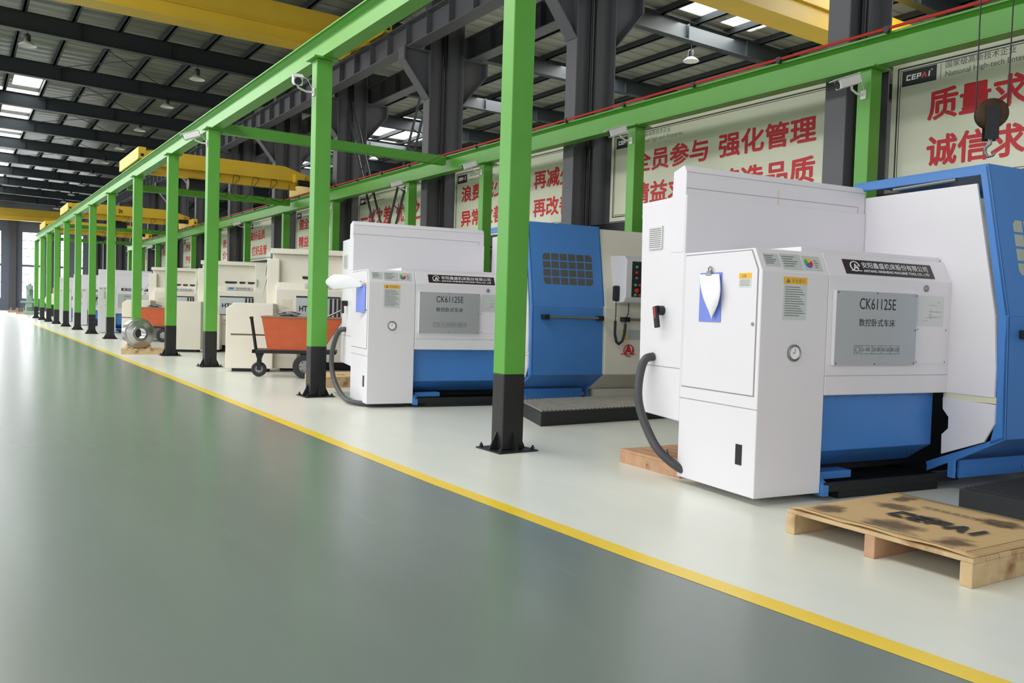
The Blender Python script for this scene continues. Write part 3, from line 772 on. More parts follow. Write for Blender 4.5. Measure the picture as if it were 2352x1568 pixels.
    b.text('安阳鑫盛机床股份有限公司', chp(.915, .42), (1,0,0), CHY, width=.66, height=.045, weight=.004, lift=.0055)
    b.text('ANYANG XINSHENG MACHINE TOOL CO., LTD', chp(.915, .21), (1,0,0), CHY, width=.66, height=.022, weight=.02, lift=.0055)
    b.build('nameplate_lettering', PAPER, npl)
    for (u0, u1, s0_, s1_, kind) in ((.037,.17,.23,.78,0), (.182,.362,.13,.815,1), (.372,.53,.15,.79,2)):
        b = MB(); b.quad([chp(u0,s0_), chp(u1,s0_), chp(u1,s1_), chp(u0,s1_)], CHN, .0025)
        w_ = u1-u0
        for i in range(5 if kind < 2 else 4):
            s_ = s0_+(s1_-s0_)*(.2+.15*i); a0 = u0+w_*(.1 if kind < 2 else .62); a1 = u1-w_*.1
            b.quad([chp(a0,s_,.0026), chp(a0+(a1-a0)*(.6+.4*((i*37) % 3)/3),s_,.0026), chp(a0+(a1-a0)*(.6+.4*((i*37) % 3)/3),s_+.035,.0026), chp(a0,s_+.035,.0026)], CHN, .0004, 1)
        if kind == 2:
            cols = [2, 3, 4, 5]
            for q in range(4):
                c0_ = chp(u0+.05, (s0_+s1_)/2, .003)
                pts = [c0_]+[c0_+Vector((1,0,0))*.036*math.cos(a)+CHY*.036*math.sin(a) for a in [PI/2*q+PI/2*i/6+.5 for i in range(7)]]
                b.add(pts, [tuple(range(len(pts)))], cols[q])
        b.build('data_sticker', [LABEL, INK2, YLAB, GRN2, BLU2, RED2], cab if kind < 3 else hc)
    # long safety sticker and gauge
    b = MB(); b.box(.18, .383, -.0015, 0, 1.2, 1.475); b.box(.18, .383, -.002, 0, 1.43, 1.475, 1)
    for i in range(13): b.box(.195, .195+.17*(.75+.25*((i*7) % 4)/3), -.0022, -.0014, 1.225+i*.0152, 1.230+i*.0152, 2)
    b.text('安全提示', (.25, -.002, 1.438), (1,0,0), (0,0,1), width=.115, height=.028, m=2, lift=.0004)
    b.add([(.2,-.0024,1.438),(.238,-.0024,1.438),(.219,-.0024,1.468)], [(0,1,2)], 2)
    b.build('safety_sticker', [LABEL, YLAB, INK2], cab)
    b = MB(); b.lathe([(.055,0),(.055,.012),(.046,.016),(.042,.010),(0,.010)], (.29, 0, .985), (0,-1,0), 24); g = b.build('pressure_gauge', DULL, cab, smooth=True)
    b = MB(); b.lathe([(.04,0),(.04,.0025),(0,.0025)], (.29,-.0105,.985), (0,-1,0), 24); b.box(.288,.292,-.015,-.0135,.985,1.015,1); b.box(.27,.292,-.015,-.0135,.983,.987,1); b.build('gauge_dial', [PAPER, INK2], g)
    # model plate box
    b = MB(); b.box(.62, 1.405, -.03, 0, .905, 1.407); mp = b.build('model_plate_box', WHITE, hc, bevel=.003)
    b = MB(); b.box(.622, 1.403, -.033, -.03, .907, 1.405); pl = b.build('model_plate', PLATE, mp)
    b = MB(); xd, yd = (1,0,0), (0,0,1)
    b.text('CK61125E', (1.01, -.0335, 1.285), xd, yd, width=.35, height=.075, m=0, align='c', lift=.0008)
    b.build('model_lettering', [INK, INK2], pl); b = MB()
    b.text('数控卧式车床', (1.01, -.0335, 1.17), xd, yd, width=.35, height=.052, m=0, align='c', lift=.0008)
    b.build('kind_lettering', [INK, INK2], pl); b = MB()
    x0, x1, z0, z1 = .80, 1.235, .985, 1.04
    for z in (z0, z1): b.box(x0, x1, -.0345, -.033, z-.0015, z+.0015, 1)
    for x in (x0, .865, .97, 1.06, 1.15, x1): b.box(x-.0015, x+.0015, -.0345, -.033, z0, z1, 1)
    for (x, s) in ((.875, '5-40'), (.975, '20-80'), (1.066, '40-160'), (1.155, '80-320')): b.text(s, (x, -.0335, 1.0), xd, yd, width=.075, height=.028, m=1, lift=.0008)
    b.tube([(.832+.02*math.cos(a), -.034, 1.0125+.02*math.sin(a)) for a in [2*PI*i/16 for i in range(17)]], .002, 5, 1)
    b.build('range_table', [INK, INK2], pl); b = MB()
    for (x, z) in ((.635,.92),(1.39,.92),(.635,1.392),(1.39,1.392),(1.39,1.15),(1.0,1.397),(1.0,.915)): b.cyl((x,-.033,z),(x,-.036,z),.006,seg=8,m=1)
    b.build('screws', [INK, INK2], pl)
    b = MB(); b.box(1.45, 1.72, -.003, 0, 1.185, 1.40)
    for i in range(7): b.box(1.5+.03*i, 1.56+.03*((i*3) % 5), -.0035, -.003, 1.22+.022*i, 1.222+.022*i, 1)
    b.box(1.56, 1.69, -.0035, -.003, 1.25, 1.252, 1); b.box(1.56, 1.69, -.0035, -.003, 1.285, 1.287, 1); b.box(1.585, 1.587, -.0035, -.003, 1.235, 1.305, 1)
    b.build('diagram_plate', [LABEL, INK2], hc)
    b = MB(); b.box(1.44, 1.765, -.004, 0, .915, 1.168)
    for (x, z) in ((1.452,.926),(1.753,.926),(1.452,1.157),(1.753,1.157)): b.cyl((x,-.004,z),(x,-.007,z),.006,seg=8,m=1)
    b.build('cover_plate', [WHITE, SEAM], hc)
    b = MB(); b.lathe([(.024,0),(.024,.008),(.015,.014),(0,.014)], (1.527,0,1.45), (0,-1,0), 16); b.build('indicator_knob', DULL, hc, smooth=True)
    # blue apron
    b = MB(); b.prism([(.1,.31),(.1,.703),(.5,.703),(.5,.2),(.3,.17)], 'x', .578, 1.79); ap = b.build('lower_apron', BLUE, t, bevel=.006)
    b = MB()
    for i in range(7): x = .62+.19*i; b.lathe([(.009,0),(.007,.004),(0,.005)], (x,.1,.675), (0,-1,0), 10)
    b.build('rivet', DULL, ap)
    # bed, tray, blue corner
    b = MB(); b.box(.62, 4.6, .42, 1.28, .1, .66); b.box(.7, 4.5, .5, 1.2, .0, .1); b.build('bed', DARK, t)
    b = MB(); b.prism([(-.02,.055),(-.02,.118),(-.005,.118),(.0,.075),(.6,.075),(.6,.055)], 'x', .6, 1.95); b.box(.75, 1.75, .0, .5, 0, .055); b.build('chip_tray', DARK, t)
    b = MB(); b.prism([(-.025,.03),(-.025,.10),(.05,.15),(.2,.15),(.2,.03)], 'x', .578, .63); b.box(.63, .95, .08, .2, .12, .17); b.build('tray_bracket', BLUE, t)
    # sliding door assembly
    dr = bpy.data.objects.new('sliding_door', None); COL.objects.link(dr); dr.parent = t
    u0, u1 = 1.82, 2.86
    th = .025
    inner = [(-.11, 2.265), (-.335, 1.27), (-.355, .55), (-.33, .455), (.16, .225)]
    outer = [(.94, 2.26), (.94, 2.322)]+DP
    b = MB()
    # side frame (both ends)
    for (a, c) in ((u0, u0+.02), (u1-.02, u1)):
        b.prism([(.94,2.262),(.94,2.322),(-.22,2.335),(-.42,1.27),(-.44,.42),(-.077,.215),(-.077,.085),(-.02,.085),(-.02,.19),(.15,.1),(.15,.155),(-.33,.375),(-.365,.55),(-.345,1.27),(-.165,2.262)][::1], 'x', a, c)
    # sheets
    def sheet(pa, pb):
        (v0_, z0_), (v1_, z1_) = pa, pb
        n = Vector((0, z1_-z0_, -(v1_-v0_))).normalized()*th
        if n.y < 0: n = -n
        vs = [(u0, v0_, z0_), (u1, v0_, z0_), (u1, v1_, z1_), (u0, v1_, z1_)]
        vs += [tuple(Vector(p)+n) for p in vs]
        b.add(vs, [(0,3,2,1),(4,5,6,7),(0,1,5,4),(1,2,6,5),(2,3,7,6),(3,0,4,7)][::1])
    for i in range(3): sheet(DP[i], DP[i+1])
    b.box(u0, u1, -.22, .94, 2.318, 2.335)
    fr = b.build('door_shell', BLUE, dr, bevel=.004)
    b = MB(); b.box(u0+.06, u1-.1, -.077, -.055, .085, .215)
    for x in (u0+.12, u1-.25): b.lathe([(.018,0),(.018,.01),(0,.012)], (x,-.077,.14), (0,-1,0), 12)
    b.build('door_foot', BLUE, dr)
    # window panes in the slanted sheet
    D0, D1 = Vector((0, -.22, 2.335)), Vector((0, -.42, 1.27))
    dd = (D1-D0).normalized(); nn = Vector((0, -(D0.z-D1.z), (D1.y-D0.y))).normalized()
    if nn.y > 0: nn = -nn
    b = MB(); W0, W1, S0, S1 = u0+.17, u0+.90, .385, .80
    cw, chh = (W1-W0)/6, (S1-S0)/4
    for i in range(6):
        for j in range(4):
            a0, a1 = W0+cw*i+.009, W0+cw*(i+1)-.009; s0_, s1_ = S0+chh*j+.009, S0+chh*(j+1)-.009
            c_ = .03
            P = lambda a, s_: D0+dd*s_+Vector((a, 0, 0))+nn*.0015
            pts = [P(a0,s0_),P(a1,s0_),P(a1,s1_),P(a0,s1_)]
            if (i,j) == (0,0): pts = [P(a0+c_,s0_),P(a1,s0_),P(a1,s1_),P(a0,s1_),P(a0,s0_+c_)]
            if (i,j) == (5,0): pts = [P(a0,s0_),P(a1-c_,s0_),P(a1,s0_+c_),P(a1,s1_),P(a0,s1_)]
            if (i,j) == (0,3): pts = [P(a0,s0_),P(a1,s0_),P(a1,s1_),P(a0+c_,s1_),P(a0,s1_-c_)]
            if (i,j) == (5,3): pts = [P(a0,s0_),P(a1,s0_),P(a1,s1_-c_),P(a1-c_,s1_),P(a0,s1_)]
            b.add(pts, [tuple(range(len(pts)))[::-1]])
    b.build('window', GLASSD, dr)
    b = MB(); b.cyl((u0+.17,-.49,1.145),(u0+.97,-.49,1.145),.018,seg=14); h = b.build('door_handle', DULL, dr, smooth=True)
    for x in (u0+.15, u0+.93):
        b = MB(); b.box(x-.03, x+.05, -.515, -.42, 1.115, 1.175); b.build('handle_bracket', BLACK, h, bevel=.006)
    # white side panels of the door
    b = MB(); b.prism([(.83,.704),(.83,2.2),(-.155,2.2),(-.335,1.27),(-.36,.9),(-.36,.704)], 'x', u0-.018, u0-.001); b.build('side_panel', WHITE, dr)
    b = MB(); b.prism([(.03,.665),(.026,.582),(-.023,.527),(-.024,.444),(.026,.392),(.022,.25),(-.30,.385),(-.37,.52),(-.37,.655)], 'x', u0-.018, u0-.001); b.build('side_panel', WHITE, dr)
    b = MB(); b.box(u0-.012, u0-.002, -.37, .03, .66, .705); b.build('panel_gap', CREAMP, dr)
    b = MB(); b.cyl((u0+.0,.55,2.24),(u0+.0,.02,2.252),.014,seg=10); b.build('light_tube', DULL, dr, smooth=True)
    # fixed right enclosure with control panel
    a0, a1 = 2.99, 4.75
    prof = [(.9,2.31),(-.19,2.31),(-.20,2.29),(-.425,1.27),(-.445,.42),(-.05,.2),(.4,.2),(.9,.5)]
    b = MB(); b.prism(prof, 'x', a0, a1); en = b.build('fixed_enclosure', CREAM, t, bevel=.012)
    b = MB(); b.prism([(-.196,2.29),(-.421,1.27),(-.441,.43),(-.40,.43),(-.38,1.27),(-.155,2.29)], 'x', a0-.02, a0-.001); b.build('edge_strip', CREAMP, en)
    b = MB(); b.box(a0+.08, a1, -.1, .3, .08, .2)
    b.lathe([(.02,0),(.02,.006),(0,.007)], (a0+.3,-.1,.135), (0,-1,0), 12); b.build('foot_plate', CREAM, en)
    b = MB(); b.prism([(-.2,1.32),(-.62,1.36),(-.66,1.42),(-.66,1.9),(-.6,1.95),(-.2,1.97)], 'x', a0+.15, a0+.85); cp = b.build('control_panel', WHITE, en, bevel=.012)
    b = MB(); b.box(a0+.24, a0+.8, -.668, -.66, 1.43, 1.88)
    b.build('panel_face', INK, cp)
    b = MB(); b.box(a0+.4, a0+.76, -.672, -.668, 1.64, 1.87); b.build('screen', GLASSD, cp)
    for (x, z, c_) in ((.3,1.81,GRN2),(.3,1.74,RED2),(.3,1.67,DULL),(.29,1.58,GRN2),(.35,1.58,RED2),(.31,1.51,RED2),(.29,1.455,GRN2),(.35,1.455,RED2)):
        k = MB(); r_ = .03 if z == 1.51 else .018
        k.lathe([(r_,0),(r_,.02),(r_*.7,.026),(0,.026)], (a0+x,-.668,z), (0,-1,0), 14); k.build('button', c_, cp, smooth=True)
    b = MB(); M = Matrix.Translation((a0+.115, -.5, 1.47)); b.box(-.045,.045,-.03,.03,-.1,.1,0,M); hw = b.build('hand_pendant', BLACK, en, bevel=.02)
    b = MB(); b.tube([(a0+.115,-.5,1.37),(a0+.12,-.5,1.2),(a0+.115,-.5,1.12)], .006, 6); 
    pts = [(a0+.115,-.5,1.12),(a0+.115,-.5,.95),(a0+.14,-.5,.85),(a0+.18,-.5,.82),(a0+.23,-.5,.86),(a0+.26,-.5,.96),(a0+.27,-.5,1.08)]
    b.tube(pts, .018, 10); b.tube([(a0+.27,-.5,1.08),(a0+.275,-.5,1.15),(a0+.31,-.5,1.22),(a0+.31,-.5,1.36)], .007, 6); b.build('coiled_cord', RUBBER, hw, smooth=True)
    b = MB(); b.cyl((a0+.25,-.5,1.14),(a0+1.2,-.5,1.14),.018,seg=12); h = b.build('grab_bar', DULL, en, smooth=True)
    for x in (a0+.23, a0+1.16):
        b = MB(); b.box(x,x+.1,-.525,-.42,1.11,1.17); b.build('bar_bracket', BLACK, h, bevel=.006)
    b = MB(); b.box(a0+.27, a0+.9, -.437, -.425, .87, 1.01); b.box(a0+.27, a0+.33, -.4375, -.43, .87, 1.01, 1)
    for i in range(5): b.box(a0+.36, a0+.86, -.4378, -.436, .89+.024*i, .895+.024*i, 2)
    b.build('instruction_plate', [LABEL, YLAB, INK2], en)
    b = MB(); cx, cz = a0+.37, .735
    b.tube([(cx+.075*math.cos(a), -.446, cz+.075*math.sin(a)) for a in [2*PI*i/28-.3 for i in range(25)]], .006, 6)
    b.tube([(cx-.12,-.446,cz-.045),(cx+.1,-.446,cz-.045)], .005, 6)
    b.text('A', (cx-.06,-.447,cz-.045), (1,0,0), (0,0,1), height=.11, weight=.03, lift=.001); b.text('j', (cx+.045,-.447,cz-.06), (1,0,0), (0,0,1), height=.1, weight=.02, lift=.001)
    b.text('CK61125E', (cx+.17,-.447,cz-.05), (1,0,0), (0,0,1), height=.11, weight=0, m=1, lift=.001)
    b.build('maker_logo', [RED, INK], en)
    return t, dr
def hose(pts, parent, r=.032, name='power_hose'):
    # smooth the polyline
    P = [Vector(p) for p in pts]; out = []
    for i in range(len(P)-1):
        p0_ = P[max(0, i-1)]; p1 = P[i]; p2 = P[i+1]; p3 = P[min(len(P)-1, i+2)]
        for k in range(6):
            s = k/6; out.append(.5*((2*p1)+(-p0_+p2)*s+(2*p0_-5*p1+4*p2-p3)*s*s+(-p0_+3*p1-3*p2+p3)*s**3))
    out.append(P[-1])
    b = MB(); b.tube(out, r, 12); return b.build(name, HOSE, parent, smooth=True)
L1, D1_ = make_lathe()
TH1, TH2 = math.radians(8), math.radians(9)
G = 'white and blue lathes'
L2 = dup(L1, (4.071, 9.039, 0), -TH2, 'white and blue lathe behind the nearest green post, second from the camera', G)
LF = [(4.30, 32.6, 8, 'white and blue lathe beyond the cream lathes, third of its kind from the camera'),
      (4.44, 41.3, 8, 'white and blue lathe far down the row, fourth of its kind from the camera'),
      (4.56, 48.3, 8, 'farthest white and blue lathe of the row')]
for (x, y, a, lab) in LF: dup(L1, (x, y, 0), -math.radians(a), lab, G)
L1.location = (4.233, 3.451, 0); L1.rotation_euler = (0, 0, -TH1)
tag(L1, 'nearest white and blue lathe, at the right edge behind the cardboard covered pallet', 'lathe', G)
def root_of(o):
    while o.parent: o = o.parent
    return o
for o in list(SC.objects):
    if o.name.startswith('tape_strip') and root_of(o) != L1: bpy.data.objects.remove(o)
    elif o.name.split('.')[0] == 'window' and o.parent and root_of(o) == L1:
        o.material_slots[0].link = 'OBJECT'; o.material_slots[0].material = GLASSL
for ch in SC.objects:
    if ch.parent == L2 and ch.name.startswith('sliding_door'): ch.location.x = .13
hose([(0,1.117,.893),(-.07,1.14,.86),(-.12,1.13,.7),(-.13,1.1,.53),(-.11,1.0,.34),(-.08,.87,.2),(.05,.72,.085),(.3,.6,.06)], L1)
hose([(0,1.08,.905),(-.08,1.12,.87),(-.14,1.17,.66),(-.16,1.15,.44),(-.15,1.0,.24),(-.13,.7,.1),(-.1,.35,.045),(.1,.15,.036),(.5,.12,.034)], L2)

# clipboards hang on the lathes
def lw(loc, rot, p):
    return tuple(Vector(loc)+Matrix.Rotation(rot, 3, 'Z') @ Vector(p))
def clipboard(label, loc, rot, paper):
    # local frame: board in the y-z plane, hung at z = 0, near edge at y = 0
    t = thing('clipboard', label, 'clipboard', loc, rot, 'clipboards on the machines')
    b = MB(); b.box(-.004, 0, 0, .225, -.335, 0); b.build('board', CLIPB, t, bevel=.003)
    b = MB(); b.prism([(.085,-.025),(.145,-.025),(.13,.012),(.10,.012)], 'x', -.022, -.004); b.cyl((-.014,.088,-.018),(-.014,.142,-.018),.011,seg=10)
    b.tube([(-.01,.115+.018*math.cos(a),.022+.018*math.sin(a)) for a in [2*PI*i/12 for i in range(13)]],.004,6)
    b.build('clip', DULL, t, smooth=False)
    n, m_ = 14, 14; vs = []; fs = []
    for i in range(n+1):
        for j in range(m_+1): vs.append(paper(i/n, j/m_))
    for i in range(n):
        for j in range(m_):
            k = i*(m_+1)+j; fs.append((k, k+1, k+m_+2, k+m_+1))
    b = MB(); b.add(vs, fs); p = b.build('paper_sheet', PAPER, t, smooth=True)
    so = p.modifiers.new('thick', 'SOLIDIFY'); so.thickness = .001
    return t
def paper_curl(a, c):
    far = .217-.148*c; near = .015-.045*math.sin(PI*c)+.05*c**3      # far edge slants in, near edge bulges past the board
    bulge = .045*math.sin(PI*min(1, c*.9+.08))*math.sin(PI*(.25+.6*a))
    return (-.008-bulge-.01*c, far+(near-far)*a, -.012-.29*c-.02*math.sin(PI*a)*c)
def paper_blown(a, c):
    # a runs along the sheet away from the clip, c from its upper to its lower edge
    top = .012+.10*math.sin(PI*.6*a); low = -.022-.05*a**.7
    k = c
    return (-.012-.23*a-.07*math.sin(PI*c)*a, .06+.20*a+.10*a*a+.06*math.sin(PI*c)*a, top+(low-top)*k)
clipboard('blue clipboard with a folded paper on the nearest lathe door', lw((4.233,3.451,0), -TH1, (-.008,.37,1.505)), -TH1, paper_curl)
clipboard('blue clipboard with a blown up paper on the second white lathe', lw((4.071,9.039,0), -TH2, (-.012,.10,1.47)), -TH2+math.radians(14), paper_blown)

# ------------------------------------------------------------------ cream lathes
def make_cream(model, label, loc, rot, logo_u0=1.33):
    t = thing('cream_cnc_lathe', label, 'lathe', loc, rot, 'cream lathes in the middle of the row')
    # chip conveyor box in front left
    b = MB(); b.prism([(0,.06),(0,1.1),(.13,1.21),(.80,1.21),(.80,.06)], 'y', 0, .6); bx = b.build('conveyor_box', CREAM, t, bevel=.012)
    b = MB()
    for i in range(16): b.box(-.002, 0, .1, .5, .2+i*.04, .215+i*.04)
    b.build('vent_slots', SEAM, bx)
    b = MB(); b.box(.80, 1.2, .18, .6, .06, .9); b.build('lower_box', CREAM, t, bevel=.01)
    # left electrical cabinet and main body
    b = MB(); b.box(.60, .82, .62, 1.6, .12, 2.03); b.build('electrical_cabinet', CREAM, t, bevel=.015)
    b = MB(); b.prism([(.5,.16),(.5,1.48),(.62,1.61),(1.4,1.61),(1.4,.16)], 'x', .78, 2.6); mb = b.build('main_body', CREAM, t, bevel=.012)
    b = MB(); b.box(.68, 2.45, .75, 1.5, 1.55, 2.13); b.box(.66, 2.47, .62, 1.5, 2.13, 2.225); hd = b.build('upper_cover', CREAM, t, bevel=.01)
    b = MB()
    for (a0, a1) in ((1.22, 1.50), (1.56, 1.70), (1.76, 1.93)):
        n = 6; b.prism([(a0, 1.70),(a0+.02,1.685),(a1-.05,1.685),(a1,1.70),(a1,1.735),(a0,1.735)], 'y', .735, .75)
    b.build('viewing_slot', DARK, hd)
    b = MB(); b.prism([(.52,.2),(.52,1.5),(.6,2.2),(1.2,2.2),(1.2,.2)], 'x', 1.95, 2.32); cd_ = b.build('sliding_cover', CREAM, t, bevel=.012)
    b = MB(); b.box(1.97, 2.01, .5, .6, 1.62, 1.8); b.build('pull_handle', LABEL, cd_)
    # model plate
    b = MB(); b.box(.96+.18, 1.93, .488, .5, .9, 1.37); pl = b.build('model_plate', PLATE, mb)
    b = MB(); b.box(1.14, 1.93, .486, .4885, 1.335, 1.365)
    for x in (1.74, 1.82, 1.89): b.box(x, x+.045, .486, .4885, .93, 1.33)
    b.box(1.14, 1.93, .486, .4885, .9, .92)
    b.text(model, (1.2, .487, 1.09), (1,0,0), (0,0,1), width=.5, height=.095, weight=.04, lift=.001); b.build('model_lettering', INK, pl)
    b = MB(); b.quad([(1.28,.513,1.515),(1.9,.513,1.515),(1.9,.595,1.60),(1.28,.595,1.60)], (0,-.72,.69), .004); lp = b.build('name_strip', LABEL, mb)
    b = MB(); d = Vector((0,.082,.085)).normalized()
    for i in range(4): b.quad([Vector((1.33+.03*i,.515,1.525))+d*.02, Vector((1.35+.03*i,.515,1.525))+d*.02, Vector((1.365+.03*i,.515,1.525))+d*.075, Vector((1.345+.03*i,.515,1.525))+d*.075], (0,-.72,.69), .007, 0)
    b.text('沈阳机床', Vector((1.5,.513,1.515))+d*.025, (1,0,0), d, width=.36, height=.06, weight=.0, m=1, lift=.006); b.build('name_lettering', [BLU2, INK], lp)
    b = MB(); b.box(.9, 1.06, .495, .5, 1.14, 1.3); b.build('data_plate', CREAMP, mb)
    b = MB(); b.box(.78, 2.6, .494, .5, .68, .69); b.build('seam', SEAM, mb)
    b = MB(); b.cyl((1.25,.46,.78),(2.5,.46,.78),.012,seg=8); b.box(1.7,1.8,.44,.5,.75,.81); b.build('guide_bar', DULL, mb)
    b = MB(); b.box(.85, 4.0, .7, 1.5, 0, .2); b.box(.1, .7, .08, .5, .0, .06); b.build('base', DARK, t)
    b = MB(); b.box(2.32, 4.2, .6, 1.5, .2, 2.0); b.build('right_cover', CREAM, t, bevel=.02)
    return t
R25, R24 = math.radians(-25), math.radians(-24)
make_cream('HTC40140', 'cream lathe behind the orange chip cart, nearest of the cream ones', (3.964, 14.766, 0), R25)
make_cream('HTC125', 'cream lathe between the third and fourth aisle posts, middle of the cream ones', (4.19, 20.82, 0), R24)
make_cream('HTC125', 'cream lathe behind the steel ring, farthest of the cream ones', (4.175, 26.81, 0), R24)
# papers hanging from the cream machines and a far lathe
def paper(label, loc, rot, w_, h_, tilt):
    b = MB(); vs = []; fs = []
    for i in range(7):
        for j in range(7):
            a, c = i/6, j/6; vs.append((-tilt*math.sin(c*1.5), a*w_+.1*c*w_, -c*h_))
    for i in range(6):
        for j in range(6): k = i*7+j; fs.append((k, k+1, k+8, k+7))
    b.add(vs, fs); o = b.build('paper_sheet', PAPER, None, smooth=True, loc=loc, rotz=rot)
    so = o.modifiers.new('thick', 'SOLIDIFY'); so.thickness = .002
    return tag(o, label, 'paper', 'papers hung on the machines')
paper('rolled white paper hanging at the left of the nearest cream lathe', lw((3.964,14.766,0), R25, (.595,.72,2.0)), R25, .22, .3, .05)
paper('white sheet hanging below the rolled paper on the nearest cream lathe', lw((3.964,14.766,0), R25, (.595,.72,1.72)), R25, .2, .42, .09)
paper('white sheet hanging at the left of the middle cream lathe', lw((4.19,20.82,0), R24, (.595,.72,1.85)), R24, .2, .4, .07)
paper('white sheet sticking out at the left of the farthest cream lathe', lw((4.175,26.81,0), R24, (.595,.72,1.75)), R24, .25, .45, .3)
paper('white sheet sticking out from the farthest white and blue lathe', lw((4.56,48.3,0), -math.radians(8), (-.01,.1,1.45)), -math.radians(8), .3, .5, .3)

# ------------------------------------------------------------------ step platforms
def platform(x0, x1, y0, y1, label, skew=0.0, rib=None):
    t = thing('step_platform', label, 'step platform', (x0, y0, 0), 0, 'step platforms before the lathes')
    W, D = x1-x0, y1-y0
    b = MB(); b.prism([(0, 0), (W, 0), (W, D), (skew, D)], 'z', 0, .15); b.build('frame', RUBBER, t, bevel=.004)
    b = MB(); n = int(W/.055)
    for i in range(n): x = .02+i*.055; f_ = lambda y: x+skew*y/D*(1-x/W); b.prism([(f_(.03), .03), (f_(.03)+.022, .03), (f_(D-.03)+.022, D-.03), (f_(D-.03), D-.03)], 'z', .15, .163)
    b.build('ribbed_top', rib or mat('worn_ribs', (170, 165, 152), .45, .3, vary=.2, scale=10), t)
    return t
platform(5.13, 7.9, 6.98, 8.05, 'black ribbed step platform before the blue door of the second lathe', .42)
platform(5.36, 8.2, 1.5, 2.74, 'black step platform at the right edge before the nearest lathe', 0.0, RUBBER)

# ------------------------------------------------------------------ pallets, ring
def pallet(name, label, loc, rot, W, D, h, runners, cardboard=False, m=WOOD, solid=False):
    t = thing('pallet', label, 'pallet', loc, rot, 'wooden pallets')
    for i in range(runners):
        y = D*i/(runners-1); y = min(max(y, .03), D-.03)
        b = MB(); b.box(0, W, y-.03, y+.03, 0, h-.022); b.build('runner', WOODR if i == 1 and runners == 3 else m, t, bevel=.004)
    n = max(2, int(W/.11))
    for i in range(n):
        x = W*i/n
        b = MB(); b.box(x+.004, x+W/n-.004, 0, D, h-.022, h+random.uniform(-.001, .001)); b.build('deck_board', m, t, bevel=.003)
    if solid:
        for (x0_, x1_) in ((0, .03), (W-.03, W)):
            b = MB(); b.box(x0_, x1_, .06, D-.06, 0, h-.022); b.build('side_board', m, t, bevel=.003)
    return t
pr_ = math.radians(-3)
pallet('p', 'wooden pallet topped with stained cardboard at the lower right', (3.85, 1.89, 0), pr_, 1.0, 1.06, .135, 3)
def cardboard():
    t = thing('cardboard_sheet', 'oil stained brown cardboard with black lettering lying on the front pallet', 'cardboard', (3.85, 1.89, .136), pr_)
    n = 16; vs = []; fs = []
    def hgt(a, c):
        e = max(0, 1-8*a)+max(0, 1-8*(1-c))*.6
        return .003+.010*e*abs(math.sin(9*c+1.3*a))+.002*math.sin(5*a+7*c)**2
    for i in range(n+1):
        for j in range(n+1):
            a, c = i/n, j/n; vs.append((.015+a*.985, .01+c*1.03, hgt(a, c)))
    for i in range(n):
        for j in range(n): k = i*(n+1)+j; fs.append((k, k+n+1, k+n+2, k+1))
    b = MB(); b.add(vs, fs); o = b.build('sheet', CARD, t, smooth=True)
    so = o.modifiers.new('thick', 'SOLIDIFY'); so.thickness = .004; so.offset = -1
    z = .0085; xd, yd = (0, -1, 0), (1, 0, 0)
    b = MB()
    cepai(b, (.385, .712, z), xd, yd, .49, .145, 0, 0, .0005)
    lo = b.build('logo_lettering', INK, t); lo.location.z = .003
    b = MB(); b.text('国家级高新技术', (.10, .665, z), xd, yd, width=.32, height=.032); b.build('address_lettering', INK2, t).location.z = .003
    b = MB(); b.text('国家级高新技术企业', (.73, .72, z), xd, yd, width=.5, height=.045)
    b.box(.93, .933, .06, .97, z-.001, z); b.box(.05, .053, .12, .97, z-.001, z); b.box(.05, .93, .06, .063, z-.001, z)
    lt = b.build('lettering', INK, t); lt.location.z = .004
    return t
cardboard()
pallet('p', 'low wooden pallet sticking out from under the rear of the nearest lathe', (4.47, 4.33, 0), math.radians(-4), .9, .72, .11, 3, m=WOODR, solid=True)
pallet('p', 'wooden pallet with cardboard beside the rear of the second lathe', (4.53, 11.55, 0), math.radians(-3), 1.0, .95, .145, 3)
b = MB(); b.box(0, .96, 0, .9, 0, .006); b.box(.3, .42, .3, .42, .006, .007, 1); b.box(.33, .39, .33, .39, .0065, .0075, 0)
o = b.build('cardboard_sheet', [mat('plain_cardboard', (222, 190, 140), .8), INK], None, loc=(4.55, 11.57, .148), rotz=math.radians(-3)); tag(o, 'clean cardboard sheet on the pallet behind the second lathe', 'cardboard')
pallet('p', 'small wooden pallet under the shiny steel ring by the yellow line', (3.1, 19.95, 0), math.radians(-12), .86, .75, .115, 2, solid=True)
t = thing('steel_ring', 'shiny turned steel ring standing on a small pallet by the yellow line', 'machined ring', (3.5, 20.15, .455), math.radians(10))
b = MB(); b.lathe([(.118,-.10),(.17,-.10),(.178,-.095),(.285,-.062),(.29,-.05),(.33,-.045),(.338,-.03),(.338,.05),(.33,.06),(.33,.16),(.118,.16)], (0,0,0), (0,1,0), 56, closed=True)
b.build('body', CHROME, t, smooth=True).data.set_sharp_from_angle(angle=math.radians(14))
for q, sd in ((-1, 'left'), (1, 'right')):
    b = MB(); b.prism([(q*.26,-.34),(q*.13,-.34),(q*.26,-.26)], 'y', -.03, .1)
    o = b.build('wooden_wedge', WOOD, None, loc=(3.5, 20.15, .457), rotz=math.radians(10)); tag(o, 'small wooden wedge under the %s side of the shiny ring' % sd, 'wedge', 'wedges under the ring')
